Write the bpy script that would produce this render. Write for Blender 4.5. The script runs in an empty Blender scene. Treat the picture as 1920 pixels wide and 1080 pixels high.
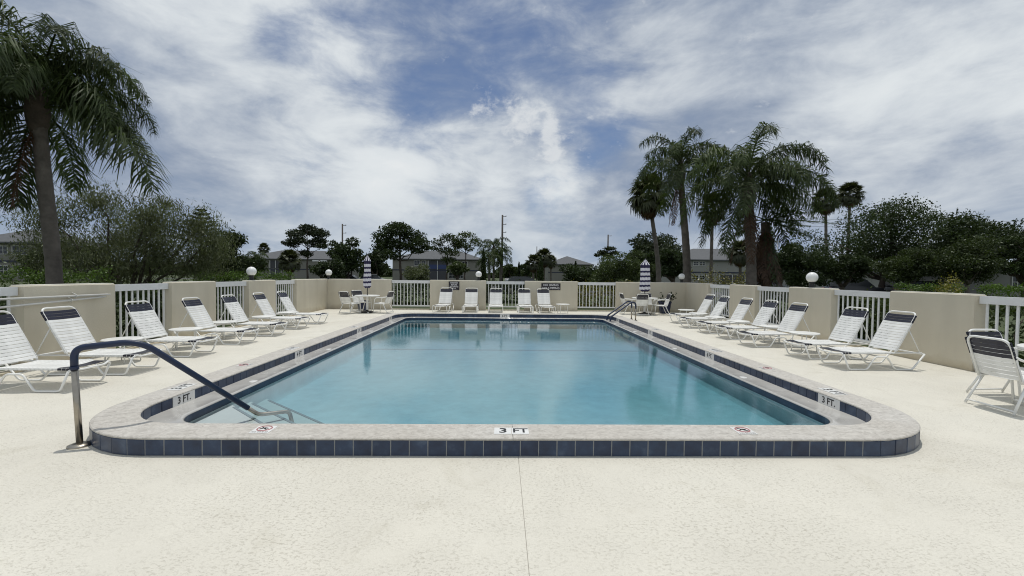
import bpy, math, random
import numpy as np
from mathutils import Vector, Matrix

S = bpy.context.scene
C = S.collection
PI = math.pi
R = math.radians

# ------------------------------------------------------------------ camera
cd = bpy.data.cameras.new("camera")
cam = bpy.data.objects.new("camera", cd)
C.objects.link(cam)
cd.sensor_width = 36.0
cd.lens = 36.0 * 820.0 / 1920.0
cd.clip_start = 0.05
cd.clip_end = 3000.0
CR = Vector((0.9996, -0.0241, 0.0112))
CU = Vector((-0.0105, 0.0285, 0.9995))
CF = Vector((0.0244, 0.9993, -0.0283))
EYE = Vector((0, 0, 1.5))
cam.matrix_world = Matrix(((CR.x, CU.x, -CF.x, EYE.x), (CR.y, CU.y, -CF.y, EYE.y), (CR.z, CU.z, -CF.z, EYE.z), (0, 0, 0, 1)))
S.camera = cam


def ray(px, py):
    return (px - 960) / 820.0 * CR - (py - 540) / 820.0 * CU + CF


def at(px, py, Y):
    d = ray(px, py)
    return EYE + d * (Y / d.y)


# ------------------------------------------------------------------ world, sun, exposure
S.view_settings.view_transform = 'Standard'
S.view_settings.look = 'None'
S.view_settings.exposure = 0.0
S.view_settings.gamma = 1.0
S.view_settings.use_curve_mapping = False
SUN_EL, SUN_AZ = R(80), R(8)          # azimuth from +Y towards +X

W = bpy.data.worlds.new("World")
S.world = W
W.use_nodes = True
wt = W.node_tree
wt.nodes.clear()


def wn(kind, **kw):
    n = wt.nodes.new(kind)
    for k, v in kw.items():
        setattr(n, k, v)
    return n


def wl(a, b):
    wt.links.new(a, b)


def wmath(op, a, b=None, c=None, clamp=False):
    n = wn('ShaderNodeMath', operation=op, use_clamp=clamp)
    for i, v in enumerate((a, b, c)):
        if v is None:
            continue
        if isinstance(v, (int, float)):
            n.inputs[i].default_value = v
        else:
            wl(v, n.inputs[i])
    return n.outputs[0]


def wramp(v, a, b, lo=0.0, hi=1.0):
    n = wn('ShaderNodeMapRange', interpolation_type='SMOOTHSTEP')
    wl(v, n.inputs[0])
    n.inputs[1].default_value = a
    n.inputs[2].default_value = b
    n.inputs[3].default_value = lo
    n.inputs[4].default_value = hi
    return n.outputs[0]


def wmix(f, a, b):
    n = wn('ShaderNodeMix', data_type='RGBA')
    wl(f, n.inputs[0])
    for s, v in ((6, a), (7, b)):
        if isinstance(v, tuple):
            n.inputs[s].default_value = (*v, 1)
        else:
            wl(v, n.inputs[s])
    return n.outputs[2]


tc = wn('ShaderNodeTexCoord')
DIR = tc.outputs['Generated']
sep = wn('ShaderNodeSeparateXYZ')
wl(DIR, sep.inputs[0])
zz = wmath('ADD', wmath('MAXIMUM', sep.outputs[2], 0.0), 0.10)
comb = wn('ShaderNodeCombineXYZ')
wl(wmath('DIVIDE', sep.outputs[0], zz), comb.inputs[0])
wl(wmath('DIVIDE', sep.outputs[1], zz), comb.inputs[1])


def wnoise(vec, scale, detail, rough=0.55, dist=0.0, sc=(1, 1, 1), off=(0, 0, 0), rz=0.0):
    m = wn('ShaderNodeMapping')
    m.inputs['Scale'].default_value = sc
    m.inputs['Location'].default_value = off
    m.inputs['Rotation'].default_value = (0, 0, rz)
    wl(vec, m.inputs[0])
    n = wn('ShaderNodeTexNoise')
    n.inputs['Scale'].default_value = scale
    n.inputs['Detail'].default_value = detail
    n.inputs['Roughness'].default_value = rough
    n.inputs['Distortion'].default_value = dist
    wl(m.outputs[0], n.inputs['Vector'])
    return n.outputs[0]


def blobs(lst):
    """sum of soft round patches of sky, each given by a direction and an angular radius"""
    tot = None
    for px, py, r, w in lst:
        d = ray(px, py).normalized()
        v = wn('ShaderNodeVectorMath', operation='DISTANCE')
        wl(WARP, v.inputs[0])
        v.inputs[1].default_value = d
        b = wramp(v.outputs['Value'], r, r * 0.15, 0.0, w)
        tot = b if tot is None else wmath('ADD', tot, b)
    return tot


# direction with a little turbulence so that no patch has a clean outline
wnz = wn('ShaderNodeTexNoise')
wnz.inputs['Scale'].default_value = 5.0
wnz.inputs['Detail'].default_value = 6
wl(DIR, wnz.inputs['Vector'])
vs = wn('ShaderNodeVectorMath', operation='SUBTRACT')
wl(wnz.outputs['Color'], vs.inputs[0])
vs.inputs[1].default_value = (.5, .5, .5)
vm = wn('ShaderNodeVectorMath', operation='SCALE')
wl(vs.outputs[0], vm.inputs[0])
vm.inputs['Scale'].default_value = 0.22
va = wn('ShaderNodeVectorMath', operation='ADD')
wl(DIR, va.inputs[0])
wl(vm.outputs[0], va.inputs[1])
WARP = va.outputs[0]

sky = wn('ShaderNodeTexSky', sky_type='NISHITA')
sky.sun_disc = False
sky.sun_elevation = SUN_EL
sky.sun_rotation = SUN_AZ
sky.air_density = 1.0
sky.dust_density = 0.4
sky.ozone_density = 2.0

P = comb.outputs[0]
big = wnoise(P, 0.55, 7, 0.55, 0.4, (1.0, 0.55, 1), (3.1, 1.7, 0))
streak = wnoise(P, 1.0, 8, 0.60, 0.9, (1.2, 0.36, 1), (0.4, 5.2, 0), 0.25)
soft = wnoise(DIR, 3.2, 6, 0.55, 0.6, (1, 1, 2.0), (7, 2, 0))
fluff = wnoise(DIR, 6.0, 9, 0.60, 0.30, (1, 1, 2.3), (1, 4, 0), 0.35)
puffn = wnoise(DIR, 30.0, 8, 0.60, 0.2, (1, 1, 1.5), (2, 0, 0))
blue = blobs([(960, 10, .30, .32), (850, 130, .24, .24), (650, 95, .18, .26), (760, 210, .18, .24), (1000, 160, .18, .20), (1130, 250, .14, .46),
              (565, 365, .14, .26), (800, 385, .08, .22), (1045, 388, .11, .42), (1190, 40, .24, .16), (1090, 120, .2, .16), (1150, 330, .10, .2), (120, 350, .14, .16), (560, 100, .10, .16), (1110, 300, .10, .16), (330, 290, .08, .1)])
white = blobs([(470, 235, .40, .30), (300, 345, .26, .16), (1240, 165, .20, .30), (1060, 345, .09, .34), (1740, 225, .42, .16), (600, 20, .2, .16),
               (1450, 110, .26, .12), (820, 330, .22, .22), (1000, 410, .16, .16), (1560, 200, .2, .1), (720, 460, .25, .06)])
grey = blobs([(40, 240, .46, .36), (1340, 60, .26, .24), (330, 210, .22, .12), (1340, 300, .30, .20), (430, 430, .35, .26), (1250, 440, .35, .16), (150, 380, .3, .14), (1560, 60, .3, .14), (1560, 400, .3, .16), (760, 120, .2, .14), (560, 130, .14, .16), (1150, 120, .16, .14), (1900, 400, .2, .14)])
puffm = blobs([(925, 200, .07, .5), (1005, 235, .09, .5), (1050, 250, .07, .45), (960, 240, .06, .4), (900, 215, .05, .4), (980, 190, .05, .35), (1030, 215, .05, .35), (1062, 345, .075, .6), (1030, 290, .09, .2)])

dens = wmath('ADD', wmath('MULTIPLY', big, 0.50), wmath('ADD', wmath('MULTIPLY', streak, 0.30), wmath('MULTIPLY', soft, 0.35)))
dens = wmath('ADD', wmath('SUBTRACT', dens, wmath('MULTIPLY', blue, 0.80)), wmath('MULTIPLY', wmath('SUBTRACT', fluff, 0.5), 0.95))
cover = wramp(dens, -0.10, 0.50, 0.10, 1.0)
pcover = wramp(wmath('ADD', puffn, wmath('MULTIPLY', puffm, 0.42)), 0.62, 0.92)
lum = wmath('ADD', wmath('MULTIPLY', streak, 0.34), wmath('ADD', wmath('MULTIPLY', soft, 0.55), wmath('MULTIPLY', fluff, 1.15)))
lum = wmath('SUBTRACT', wmath('ADD', lum, white), wmath('ADD', grey, wmath('MULTIPLY', blue, 0.45)))
lumf = wramp(lum, 0.54, 1.42)
ccol = wmix(lumf, (2.55, 3.15, 4.25), (7.3, 7.7, 7.95))
ccol = wmix(wramp(lum, 1.35, 1.85), ccol, (8.5, 8.6, 8.6))
skyb = wn('ShaderNodeVectorMath', operation='MULTIPLY')
wl(sky.outputs[0], skyb.inputs[0])
skyb.inputs[1].default_value = (0.66, 0.69, 0.78)
c1 = wmix(cover, skyb.outputs[0], ccol)
c2 = wmix(wmath('MULTIPLY', pcover, 0.75), c1, (7.2, 7.45, 7.65))
# hazy band close to the horizon
hz = wramp(sep.outputs[2], 0.20, 0.0, 0.0, 0.70)
hzc = wmix(wramp(wmath('ADD', wmath('MULTIPLY', fluff, .6), wmath('MULTIPLY', streak, .4)), 0.35, 0.65), (3.0, 3.9, 5.2), (5.0, 5.6, 6.3))
c3 = wmix(hz, c2, hzc)
bg = wn('ShaderNodeBackground')
wl(c3, bg.inputs[0])
bg.inputs[1].default_value = 0.1
wo = wn('ShaderNodeOutputWorld')
wl(bg.outputs[0], wo.inputs[0])

sl = bpy.data.lights.new("sun", 'SUN')
sl.energy = 2.3
sl.angle = R(0.6)
sl.color = (1.0, 0.965, 0.90)
so = bpy.data.objects.new("sun", sl)
C.objects.link(so)
sdir = Vector((math.sin(SUN_AZ) * math.cos(SUN_EL), math.cos(SUN_AZ) * math.cos(SUN_EL), math.sin(SUN_EL)))
so.rotation_euler = sdir.to_track_quat('Z', 'Y').to_euler()
so.location = (0, 0, 60)

S.render.engine = 'CYCLES'
S.cycles.use_denoising = True
S.cycles.pixel_filter_type = 'BLACKMAN_HARRIS'
S.cycles.filter_width = 1.05
S.cycles.max_bounces = 6
S.cycles.diffuse_bounces = 3
S.cycles.glossy_bounces = 3
S.cycles.transmission_bounces = 3
S.cycles.transparent_max_bounces = 8
S.cycles.caustics_reflective = False
S.cycles.caustics_refractive = False


# ------------------------------------------------------------------ materials
def ramp(t, src, stops):
    r = t.nodes.new('ShaderNodeValToRGB')
    el = r.color_ramp.elements
    while len(el) < len(stops):
        el.new(0.5)
    for e, (p, c) in zip(el, stops):
        e.position = p
        e.color = (*c, 1) if isinstance(c, tuple) else (c, c, c, 1)
    t.links.new(src, r.inputs[0])
    return r.outputs[0]


def noise(t, scale, detail=4, rough=.55, dist=0.0, sc=(1, 1, 1), coord='Object'):
    tcn = t.nodes.new('ShaderNodeTexCoord')
    m = t.nodes.new('ShaderNodeMapping')
    m.inputs['Scale'].default_value = sc
    t.links.new(tcn.outputs[coord], m.inputs[0])
    n = t.nodes.new('ShaderNodeTexNoise')
    n.inputs['Scale'].default_value = scale
    n.inputs['Detail'].default_value = detail
    n.inputs['Roughness'].default_value = rough
    n.inputs['Distortion'].default_value = dist
    t.links.new(m.outputs[0], n.inputs['Vector'])
    return n.outputs[0]


def mixc(t, f, a, b, mode='MIX'):
    n = t.nodes.new('ShaderNodeMix')
    n.data_type = 'RGBA'
    n.blend_type = mode
    for i, v in ((0, f), (6, a), (7, b)):
        if isinstance(v, (int, float)):
            n.inputs[i].default_value = v
        elif isinstance(v, tuple):
            n.inputs[i].default_value = (*v, 1)
        else:
            t.links.new(v, n.inputs[i])
    return n.outputs[2]


def mat(name, col, rough=.6, metal=0.0, spec=.5, var=0.0, vscale=3.0, bump=0.0, bscale=60.0, rand=0.0, bdist=.01):
    m = bpy.data.materials.new(name)
    m.use_nodes = True
    t = m.node_tree
    b = t.nodes['Principled BSDF']
    b.inputs['Roughness'].default_value = rough
    b.inputs['Metallic'].default_value = metal
    b.inputs['Specular IOR Level'].default_value = spec
    b.inputs['Base Color'].default_value = (*col, 1)
    src = None
    if var:
        f = noise(t, vscale, 6)
        lo = tuple(c * (1 - var) for c in col)
        hi = tuple(min(1, c * (1 + var)) for c in col)
        src = ramp(t, f, [(.3, lo), (.7, hi)])
    if rand:
        oi = t.nodes.new('ShaderNodeObjectInfo')
        rr_ = ramp(t, oi.outputs['Random'], [(0, 1 - rand), (1, 1 + rand)])
        src = mixc(t, 1.0, src if src is not None else col, rr_, 'MULTIPLY')
    if src is not None:
        t.links.new(src, b.inputs['Base Color'])
    if bump:
        bn = t.nodes.new('ShaderNodeBump')
        bn.inputs['Strength'].default_value = bump
        bn.inputs['Distance'].default_value = bdist
        t.links.new(noise(t, bscale, 5), bn.inputs['Height'])
        t.links.new(bn.outputs[0], b.inputs['Normal'])
    return m


def leafmat(name, col, gloss=.06, trans=.25, var=.45, vscale=1.3, rough=.45):
    m = bpy.data.materials.new(name)
    m.use_nodes = True
    t = m.node_tree
    t.nodes.clear()
    o = t.nodes.new('ShaderNodeOutputMaterial')
    d = t.nodes.new('ShaderNodeBsdfDiffuse')
    tr = t.nodes.new('ShaderNodeBsdfTranslucent')
    g = t.nodes.new('ShaderNodeBsdfGlossy')
    g.inputs['Roughness'].default_value = rough
    g.inputs['Color'].default_value = (.8, .85, .8, 1)
    f = noise(t, vscale, 5)
    f2 = noise(t, 14.0, 2)
    c = ramp(t, f, [(.3, tuple(x * (1 - var) for x in col)), (.72, tuple(x * (1 + var) for x in col))])
    c = mixc(t, 1.0, c, ramp(t, f2, [(.3, .65), (.7, 1.35)]), 'MULTIPLY')
    oi = t.nodes.new('ShaderNodeObjectInfo')
    c = mixc(t, 1.0, c, ramp(t, oi.outputs['Random'], [(0, .8), (1, 1.2)]), 'MULTIPLY')
    t.links.new(c, d.inputs[0])
    t.links.new(mixc(t, 1.0, c, (1.2, 1.35, .6), 'MULTIPLY'), tr.inputs[0])
    a = t.nodes.new('ShaderNodeMixShader')
    a.inputs[0].default_value = trans
    t.links.new(d.outputs[0], a.inputs[1])
    t.links.new(tr.outputs[0], a.inputs[2])
    a2 = t.nodes.new('ShaderNodeMixShader')
    a2.inputs[0].default_value = gloss
    t.links.new(a.outputs[0], a2.inputs[1])
    t.links.new(g.outputs[0], a2.inputs[2])
    t.links.new(a2.outputs[0], o.inputs[0])
    return m


M = {}
M['frame'] = mat('white_frame', (.80, .80, .77), .35, var=.05, vscale=9)
M['strap'] = mat('white_strap', (.76, .76, .735), .42, var=.10, vscale=6, rand=.06)
M['strap_navy'] = mat('navy_strap', (.010, .011, .024), .4, var=.2, vscale=11, rand=.15)
M['fence'] = mat('fence_white', (.70, .71, .71), .45, var=.05, vscale=4)
M['steel'] = mat('stainless_steel', (.36, .33, .28), .3, metal=1.0, var=.2, vscale=9)
M['sleeve'] = mat('navy_rail_sleeve', (.007, .018, .055), .42, var=.12, vscale=20, bump=.1, bscale=120)
M['table'] = mat('white_table_top', (.78, .78, .75), .35, var=.05)
M['black'] = mat('black_fitting', (.012, .012, .013), .5)
M['globe'] = mat('white_globe', (.80, .80, .79), .25, var=.03, vscale=5)
M['sign'] = mat('sign_black', (.016, .011, .016), .4)
M['letter'] = mat('white_letter', (.78, .77, .78), .5)
M['ink'] = mat('black_letter', (.014, .014, .014), .5)
M['red'] = mat('red_print', (.42, .20, .20), .5)
M['tilewhite'] = mat('white_tile', (.72, .72, .70), .25, var=.05, vscale=10)
M['pot'] = mat('navy_glazed_pot', (.010, .020, .060), .25, var=.25)
M['soil'] = mat('soil', (.04, .03, .02), .9)
M['cap'] = mat('sunlit_wall_cap', (.78, .75, .66), .85, var=.08, vscale=3)  # paler than the stucco: sunlight on the wall tops put into the colour
M['pool_wall'] = mat('pool_wall_plaster', (.22, .33, .36), .8, var=.06, vscale=3)
M['grout_dark'] = mat('dark_grout', (.06, .065, .075), .8)
M['grout'] = mat('pale_grout', (.23, .235, .235), .85, var=.1, vscale=20)
M['plaster'] = mat('pool_plaster', (.72, .80, .82), .8, var=.09, vscale=5, bump=.1, bscale=30)
M['step'] = mat('pool_step_plaster', (.62, .64, .62), .8, var=.06, vscale=5)
M['nosing'] = mat('step_nosing_tile', (.22, .27, .29), .4)
M['breakline'] = mat('pale_break_line_tile', (.50, .58, .60), .5)
M['pole_aluminium'] = mat('pale_aluminium', (.60, .60, .57), .4, var=.08)
M['bwall'] = mat('condo_wall', (.20, .195, .17), .85, var=.05, vscale=.6)
M['bwall_pale'] = mat('condo_wall_pale', (.27, .27, .25), .85, var=.05, vscale=.6)
M['broof'] = mat('grey_shingle_roof', (.10, .104, .11), .9, var=.12, vscale=2.2, bump=.3, bscale=8)
M['navy'] = mat('navy_trim', (.02, .025, .05), .6)
M['glass'] = mat('window_glass', (.02, .024, .028), .12)
M['winframe'] = mat('window_frame', (.55, .55, .53), .6)
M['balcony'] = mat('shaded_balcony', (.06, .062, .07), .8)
M['bark'] = mat('brown_bark', (.075, .06, .048), .95, var=.35, vscale=4, bump=.6, bscale=12, bdist=.05)
M['barkgrey'] = mat('grey_bark', (.12, .105, .09), .95, var=.3, vscale=4, bump=.5, bscale=14, bdist=.04)
M['pole'] = mat('wooden_pole', (.07, .06, .052), .9, var=.2)
M['carwhite'] = mat('car_white', (.70, .71, .72), .2)
M['cardark'] = mat('car_dark', (.02, .022, .026), .15)
M['cargrey'] = mat('car_silver', (.32, .33, .34), .2, metal=.6)
M['tyre'] = mat('tyre_rubber', (.015, .015, .015), .85)
M['lens'] = mat('lamp_lens', (.6, .6, .58), .1)
M['frond'] = leafmat('palm_frond_green', (.046, .066, .020), gloss=.028, trans=.34, rough=.5)
M['frond_dead'] = leafmat('dead_frond_brown', (.085, .048, .030), gloss=.02, trans=.1)
M['fan'] = leafmat('fan_palm_green', (.044, .050, .018), gloss=.035, trans=.2)
M['leaf_dark'] = leafmat('dark_leaf', (.034, .050, .017), gloss=.025, trans=.2)
M['leaf_mid'] = leafmat('mid_leaf', (.048, .066, .020), gloss=.03, trans=.22)
M['leaf_olive'] = leafmat('olive_leaf', (.100, .112, .062), gloss=.02, trans=.22)
M['leaf_pine'] = leafmat('pine_needle', (.030, .040, .018), gloss=.03, trans=.15)
M['leaf_hedge'] = leafmat('hedge_leaf', (.085, .140, .026), gloss=.03, trans=.25)
M['leaf_yellow'] = leafmat('croton_leaf', (.17, .15, .025), gloss=.06, trans=.25, var=.7, vscale=6)


def special_mats():
    # ---- pool deck: cream knock-down coat with dark pits
    m = bpy.data.materials.new('cream_deck_coating')
    m.use_nodes = True
    t = m.node_tree
    b = t.nodes['Principled BSDF']
    b.inputs['Roughness'].default_value = .82
    b.inputs['Specular IOR Level'].default_value = .25
    base = ramp(t, noise(t, .35, 5), [(.3, (.645, .615, .535)), (.7, (.695, .67, .59))])
    grime = ramp(t, noise(t, 1.6, 8, .62, .6), [(.30, (.92, .92, .92)), (.66, (1.0, 1.0, 1.0))])
    c = mixc(t, 1.0, base, grime, 'MULTIPLY')
    pits = ramp(t, noise(t, 62, 6, .70, .5, (.7, 1, 1)), [(.32, .0), (.46, 1.0)])
    gate = ramp(t, noise(t, .9, 9, .78), [(.40, 1.0), (.66, .05)])
    mx = t.nodes.new('ShaderNodeMath')
    mx.operation = 'MAXIMUM'
    t.links.new(pits, mx.inputs[0])
    t.links.new(gate, mx.inputs[1])
    pm = ramp(t, mx.outputs[0], [(0, (.66, .64, .60)), (1, (1, 1, 1))])
    c = mixc(t, 1.0, c, pm, 'MULTIPLY')
    stain = ramp(t, noise(t, .9, 9, .7, 1.2), [(.28, (.88, .87, .84)), (.44, (1, 1, 1))])
    c = mixc(t, 1.0, c, stain, 'MULTIPLY')
    fine = ramp(t, noise(t, 120, 3), [(.3, .93), (.7, 1.05)])
    c = mixc(t, 1.0, c, fine, 'MULTIPLY')
    t.links.new(c, b.inputs['Base Color'])
    bn = t.nodes.new('ShaderNodeBump')
    bn.inputs['Strength'].default_value = .55
    bn.inputs['Distance'].default_value = .006
    t.links.new(mixc(t, .6, noise(t, 42, 6, .62, .4, (.8, 1, 1)), mx.outputs[0]), bn.inputs['Height'])
    t.links.new(bn.outputs[0], b.inputs['Normal'])
    M['deck'] = m
    # ---- coping: pale textured concrete with worn brown-grey veins
    m = bpy.data.materials.new('textured_coping')
    m.use_nodes = True
    t = m.node_tree
    b = t.nodes['Principled BSDF']
    b.inputs['Roughness'].default_value = .75
    f = noise(t, 24, 8, .68, 1.0, (.7, 1.0, 1))
    c = ramp(t, f, [(.30, (.33, .31, .28)), (.46, (.45, .43, .395)), (.64, (.555, .535, .495))])
    c = mixc(t, 1.0, c, ramp(t, noise(t, 1.3, 5), [(.3, (.96, .94, .91)), (.7, (1.05, 1.05, 1.05))]), 'MULTIPLY')
    t.links.new(c, b.inputs['Base Color'])
    bn = t.nodes.new('ShaderNodeBump')
    bn.inputs['Strength'].default_value = .6
    bn.inputs['Distance'].default_value = .006
    t.links.new(f, bn.inputs['Height'])
    t.links.new(bn.outputs[0], b.inputs['Normal'])
    M['coping'] = m
    # ---- glazed navy tile, cloudy glaze
    m = bpy.data.materials.new('navy_glazed_tile')
    m.use_nodes = True
    t = m.node_tree
    b = t.nodes['Principled BSDF']
    b.inputs['Roughness'].default_value = .32
    b.inputs['Specular IOR Level'].default_value = .4
    tcn = t.nodes.new('ShaderNodeTexCoord')
    gm = t.nodes.new('ShaderNodeNewGeometry')
    n = t.nodes.new('ShaderNodeTexNoise')
    n.inputs['Scale'].default_value = 7
    n.inputs['Detail'].default_value = 7
    n.inputs['Roughness'].default_value = .6
    t.links.new(gm.outputs['Position'], n.inputs['Vector'])
    c = ramp(t, n.outputs[0], [(.34, (.017, .028, .058)), (.56, (.025, .045, .090)), (.74, (.062, .092, .145))])
    oi = t.nodes.new('ShaderNodeObjectInfo')
    c = mixc(t, 1.0, c, ramp(t, oi.outputs['Random'], [(0, (.75, .75, .8)), (.5, (1, 1, 1)), (1, (1.3, 1.25, 1.2))]), 'MULTIPLY')
    t.links.new(c, b.inputs['Base Color'])
    bn = t.nodes.new('ShaderNodeBump')
    bn.inputs['Strength'].default_value = .12
    bn.inputs['Distance'].default_value = .003
    t.links.new(n.outputs[0], bn.inputs['Height'])
    t.links.new(bn.outputs[0], b.inputs['Normal'])
    M['tile'] = m
    # ---- wet gutter
    m = bpy.data.materials.new('wet_gutter')
    m.use_nodes = True
    t = m.node_tree
    b = t.nodes['Principled BSDF']
    b.inputs['Specular IOR Level'].default_value = .6
    f = noise(t, 3, 6, .6, .6)
    t.links.new(ramp(t, f, [(.3, (.40, .385, .36)), (.7, (.52, .51, .48))]), b.inputs['Base Color'])
    t.links.new(ramp(t, noise(t, 5, 4), [(.35, .10), (.65, .28)]), b.inputs['Roughness'])
    M['gutter'] = m
    # ---- stucco
    m = bpy.data.materials.new('beige_stucco')
    m.use_nodes = True
    t = m.node_tree
    b = t.nodes['Principled BSDF']
    b.inputs['Roughness'].default_value = .9
    b.inputs['Specular IOR Level'].default_value = .2
    gm = t.nodes.new('ShaderNodeNewGeometry')

    def gn(s, d, sc=(1, 1, 1)):
        mp = t.nodes.new('ShaderNodeMapping')
        mp.inputs['Scale'].default_value = sc
        t.links.new(gm.outputs['Position'], mp.inputs[0])
        q = t.nodes.new('ShaderNodeTexNoise')
        q.inputs['Scale'].default_value = s
        q.inputs['Detail'].default_value = d
        t.links.new(mp.outputs[0], q.inputs['Vector'])
        return q.outputs[0]
    c = ramp(t, gn(1.1, 6), [(.3, (.565, .52, .415)), (.7, (.64, .595, .485))])
    drip = ramp(t, gn(2.0, 5, (1.5, 1.5, .18)), [(.30, (.93, .93, .93)), (.55, (1, 1, 1))])
    c = mixc(t, 1.0, c, drip, 'MULTIPLY')
    sp = t.nodes.new('ShaderNodeSeparateXYZ')
    t.links.new(gm.outputs['Position'], sp.inputs[0])
    ad = t.nodes.new('ShaderNodeMath')
    ad.operation = 'MULTIPLY_ADD'
    t.links.new(gn(4, 4), ad.inputs[0])
    ad.inputs[1].default_value = .35
    t.links.new(sp.outputs[2], ad.inputs[2])
    splash = ramp(t, ad.outputs[0], [(.16, (.84, .80, .74)), (.36, (1, 1, 1))])   # splash-back dirt at the foot
    c = mixc(t, 1.0, c, splash, 'MULTIPLY')
    t.links.new(c, b.inputs['Base Color'])
    bn = t.nodes.new('ShaderNodeBump')
    bn.inputs['Strength'].default_value = .35
    bn.inputs['Distance'].default_value = .006
    t.links.new(gn(55, 5), bn.inputs['Height'])
    t.links.new(bn.outputs[0], b.inputs['Normal'])
    M['stucco'] = m
    # ---- water
    m = bpy.data.materials.new('pool_water')
    m.use_nodes = True
    t = m.node_tree
    t.nodes.clear()
    o = t.nodes.new('ShaderNodeOutputMaterial')
    tr = t.nodes.new('ShaderNodeBsdfTransparent')
    gl = t.nodes.new('ShaderNodeBsdfGlossy')
    gl.inputs['Roughness'].default_value = .0
    gl.inputs['Color'].default_value = (1, 1, 1, 1)
    fr = t.nodes.new('ShaderNodeFresnel')
    fr.inputs['IOR'].default_value = 1.42
    bn = t.nodes.new('ShaderNodeBump')
    bn.inputs['Strength'].default_value = .075
    bn.inputs['Distance'].default_value = .02
    h = mixc(t, .45, noise(t, 1.5, 2, .4, .3, (1.0, .8, 1)), noise(t, 16, 5, .62, .3))
    t.links.new(h, bn.inputs['Height'])
    t.links.new(bn.outputs[0], gl.inputs['Normal'])
    t.links.new(bn.outputs[0], fr.inputs['Normal'])
    mx = t.nodes.new('ShaderNodeMixShader')
    t.links.new(fr.outputs[0], mx.inputs[0])
    t.links.new(tr.outputs[0], mx.inputs[1])
    t.links.new(gl.outputs[0], mx.inputs[2])
    t.links.new(mx.outputs[0], o.inputs['Surface'])
    va_ = t.nodes.new('ShaderNodeVolumeAbsorption')
    va_.inputs['Color'].default_value = (.34, .67, .735, 1)
    va_.inputs['Density'].default_value = 1.75
    t.links.new(va_.outputs[0], o.inputs['Volume'])
    M['water'] = m
    # ---- lawn
    m = mat('lawn_grass', (.045, .062, .018), .95, var=.35, vscale=.35, bump=.5, bscale=25)
    M['lawn'] = m
    M['asphalt'] = mat('asphalt', (.06, .06, .062), .9, var=.15, vscale=1.0)
    # ---- striped umbrella cloth: woven bands by height
    m = bpy.data.materials.new('navy_white_striped_cloth')
    m.use_nodes = True
    t = m.node_tree
    b = t.nodes['Principled BSDF']
    b.inputs['Roughness'].default_value = .85
    at_ = t.nodes.new('ShaderNodeAttribute')
    at_.attribute_name = 'band'
    c = ramp(t, at_.outputs['Fac'], [(.0, (.028, .026, .075)), (.5, (.028, .026, .075)), (.501, (.70, .69, .74))])
    t.links.new(c, b.inputs['Base Color'])
    M['cloth'] = m


special_mats()


# ------------------------------------------------------------------ mesh helpers
class MB:
    def __init__(self):
        self.v, self.f = [], []

    def add(self, vs, fs):
        o = len(self.v)
        self.v += [tuple(p) for p in vs]
        self.f += [tuple(i + o for i in q) for q in fs]
        return self

    def box(self, c, s, rz=0.0, ch=0.0):
        x, y, z = s[0] / 2, s[1] / 2, s[2] / 2
        ca, sa = math.cos(rz), math.sin(rz)
        vs = []
        for dx, dy, dz in ((-x, -y, -z), (x, -y, -z), (x, y, -z), (-x, y, -z), (-x, -y, z), (x, -y, z), (x, y, z), (-x, y, z)):
            vs.append((c[0] + dx * ca - dy * sa, c[1] + dx * sa + dy * ca, c[2] + dz))
        return self.add(vs, [(0, 3, 2, 1), (4, 5, 6, 7), (0, 1, 5, 4), (1, 2, 6, 5), (2, 3, 7, 6), (3, 0, 4, 7)])

    def tube(self, path, r, n=8, closed=False, caps=True):
        P_ = [Vector(p) for p in path]
        k = len(P_)
        rad = r if isinstance(r, (list, tuple)) else [r] * k
        tang = []
        for i in range(k):
            a = P_[(i - 1) % k] if (closed or i > 0) else P_[i]
            b = P_[(i + 1) % k] if (closed or i < k - 1) else P_[i]
            tang.append((b - a).normalized())
        up = Vector((0, 0, 1)) if abs(tang[0].z) < .9 else Vector((1, 0, 0))
        nrm = tang[0].cross(up).normalized()
        vs = []
        for i in range(k):
            nrm = (nrm - tang[i] * nrm.dot(tang[i])).normalized()
            bi = tang[i].cross(nrm)
            for j in range(n):
                a = 2 * PI * j / n
                vs.append(P_[i] + (nrm * math.cos(a) + bi * math.sin(a)) * rad[i])
        fs = []
        for i in range(k if closed else k - 1):
            i2 = (i + 1) % k
            for j in range(n):
                j2 = (j + 1) % n
                fs.append((i * n + j, i * n + j2, i2 * n + j2, i2 * n + j))
        if caps and not closed:
            fs.append(tuple(reversed(range(n))))
            fs.append(tuple((k - 1) * n + j for j in range(n)))
        return self.add(vs, fs)

    def lathe(self, prof, n=24, c=(0, 0, 0)):
        vs, fs = [], []
        for r, z in prof:
            for j in range(n):
                a = 2 * PI * j / n
                vs.append((c[0] + r * math.cos(a), c[1] + r * math.sin(a), c[2] + z))
        for i in range(len(prof) - 1):
            for j in range(n):
                j2 = (j + 1) % n
                fs.append((i * n + j, i * n + j2, (i + 1) * n + j2, (i + 1) * n + j))
        if prof[0][0] > 1e-4:
            fs.append(tuple(reversed(range(n))))
        if prof[-1][0] > 1e-4:
            fs.append(tuple((len(prof) - 1) * n + j for j in range(n)))
        return self.add(vs, fs)

    def mesh(self, name, m=None, smooth=False):
        me = bpy.data.meshes.new(name)
        me.from_pydata(self.v, [], self.f)
        if m is not None:
            me.materials.append(m)
        if smooth:
            me.polygons.foreach_set('use_smooth', [True] * len(me.polygons))
        me.update()
        return me


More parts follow.
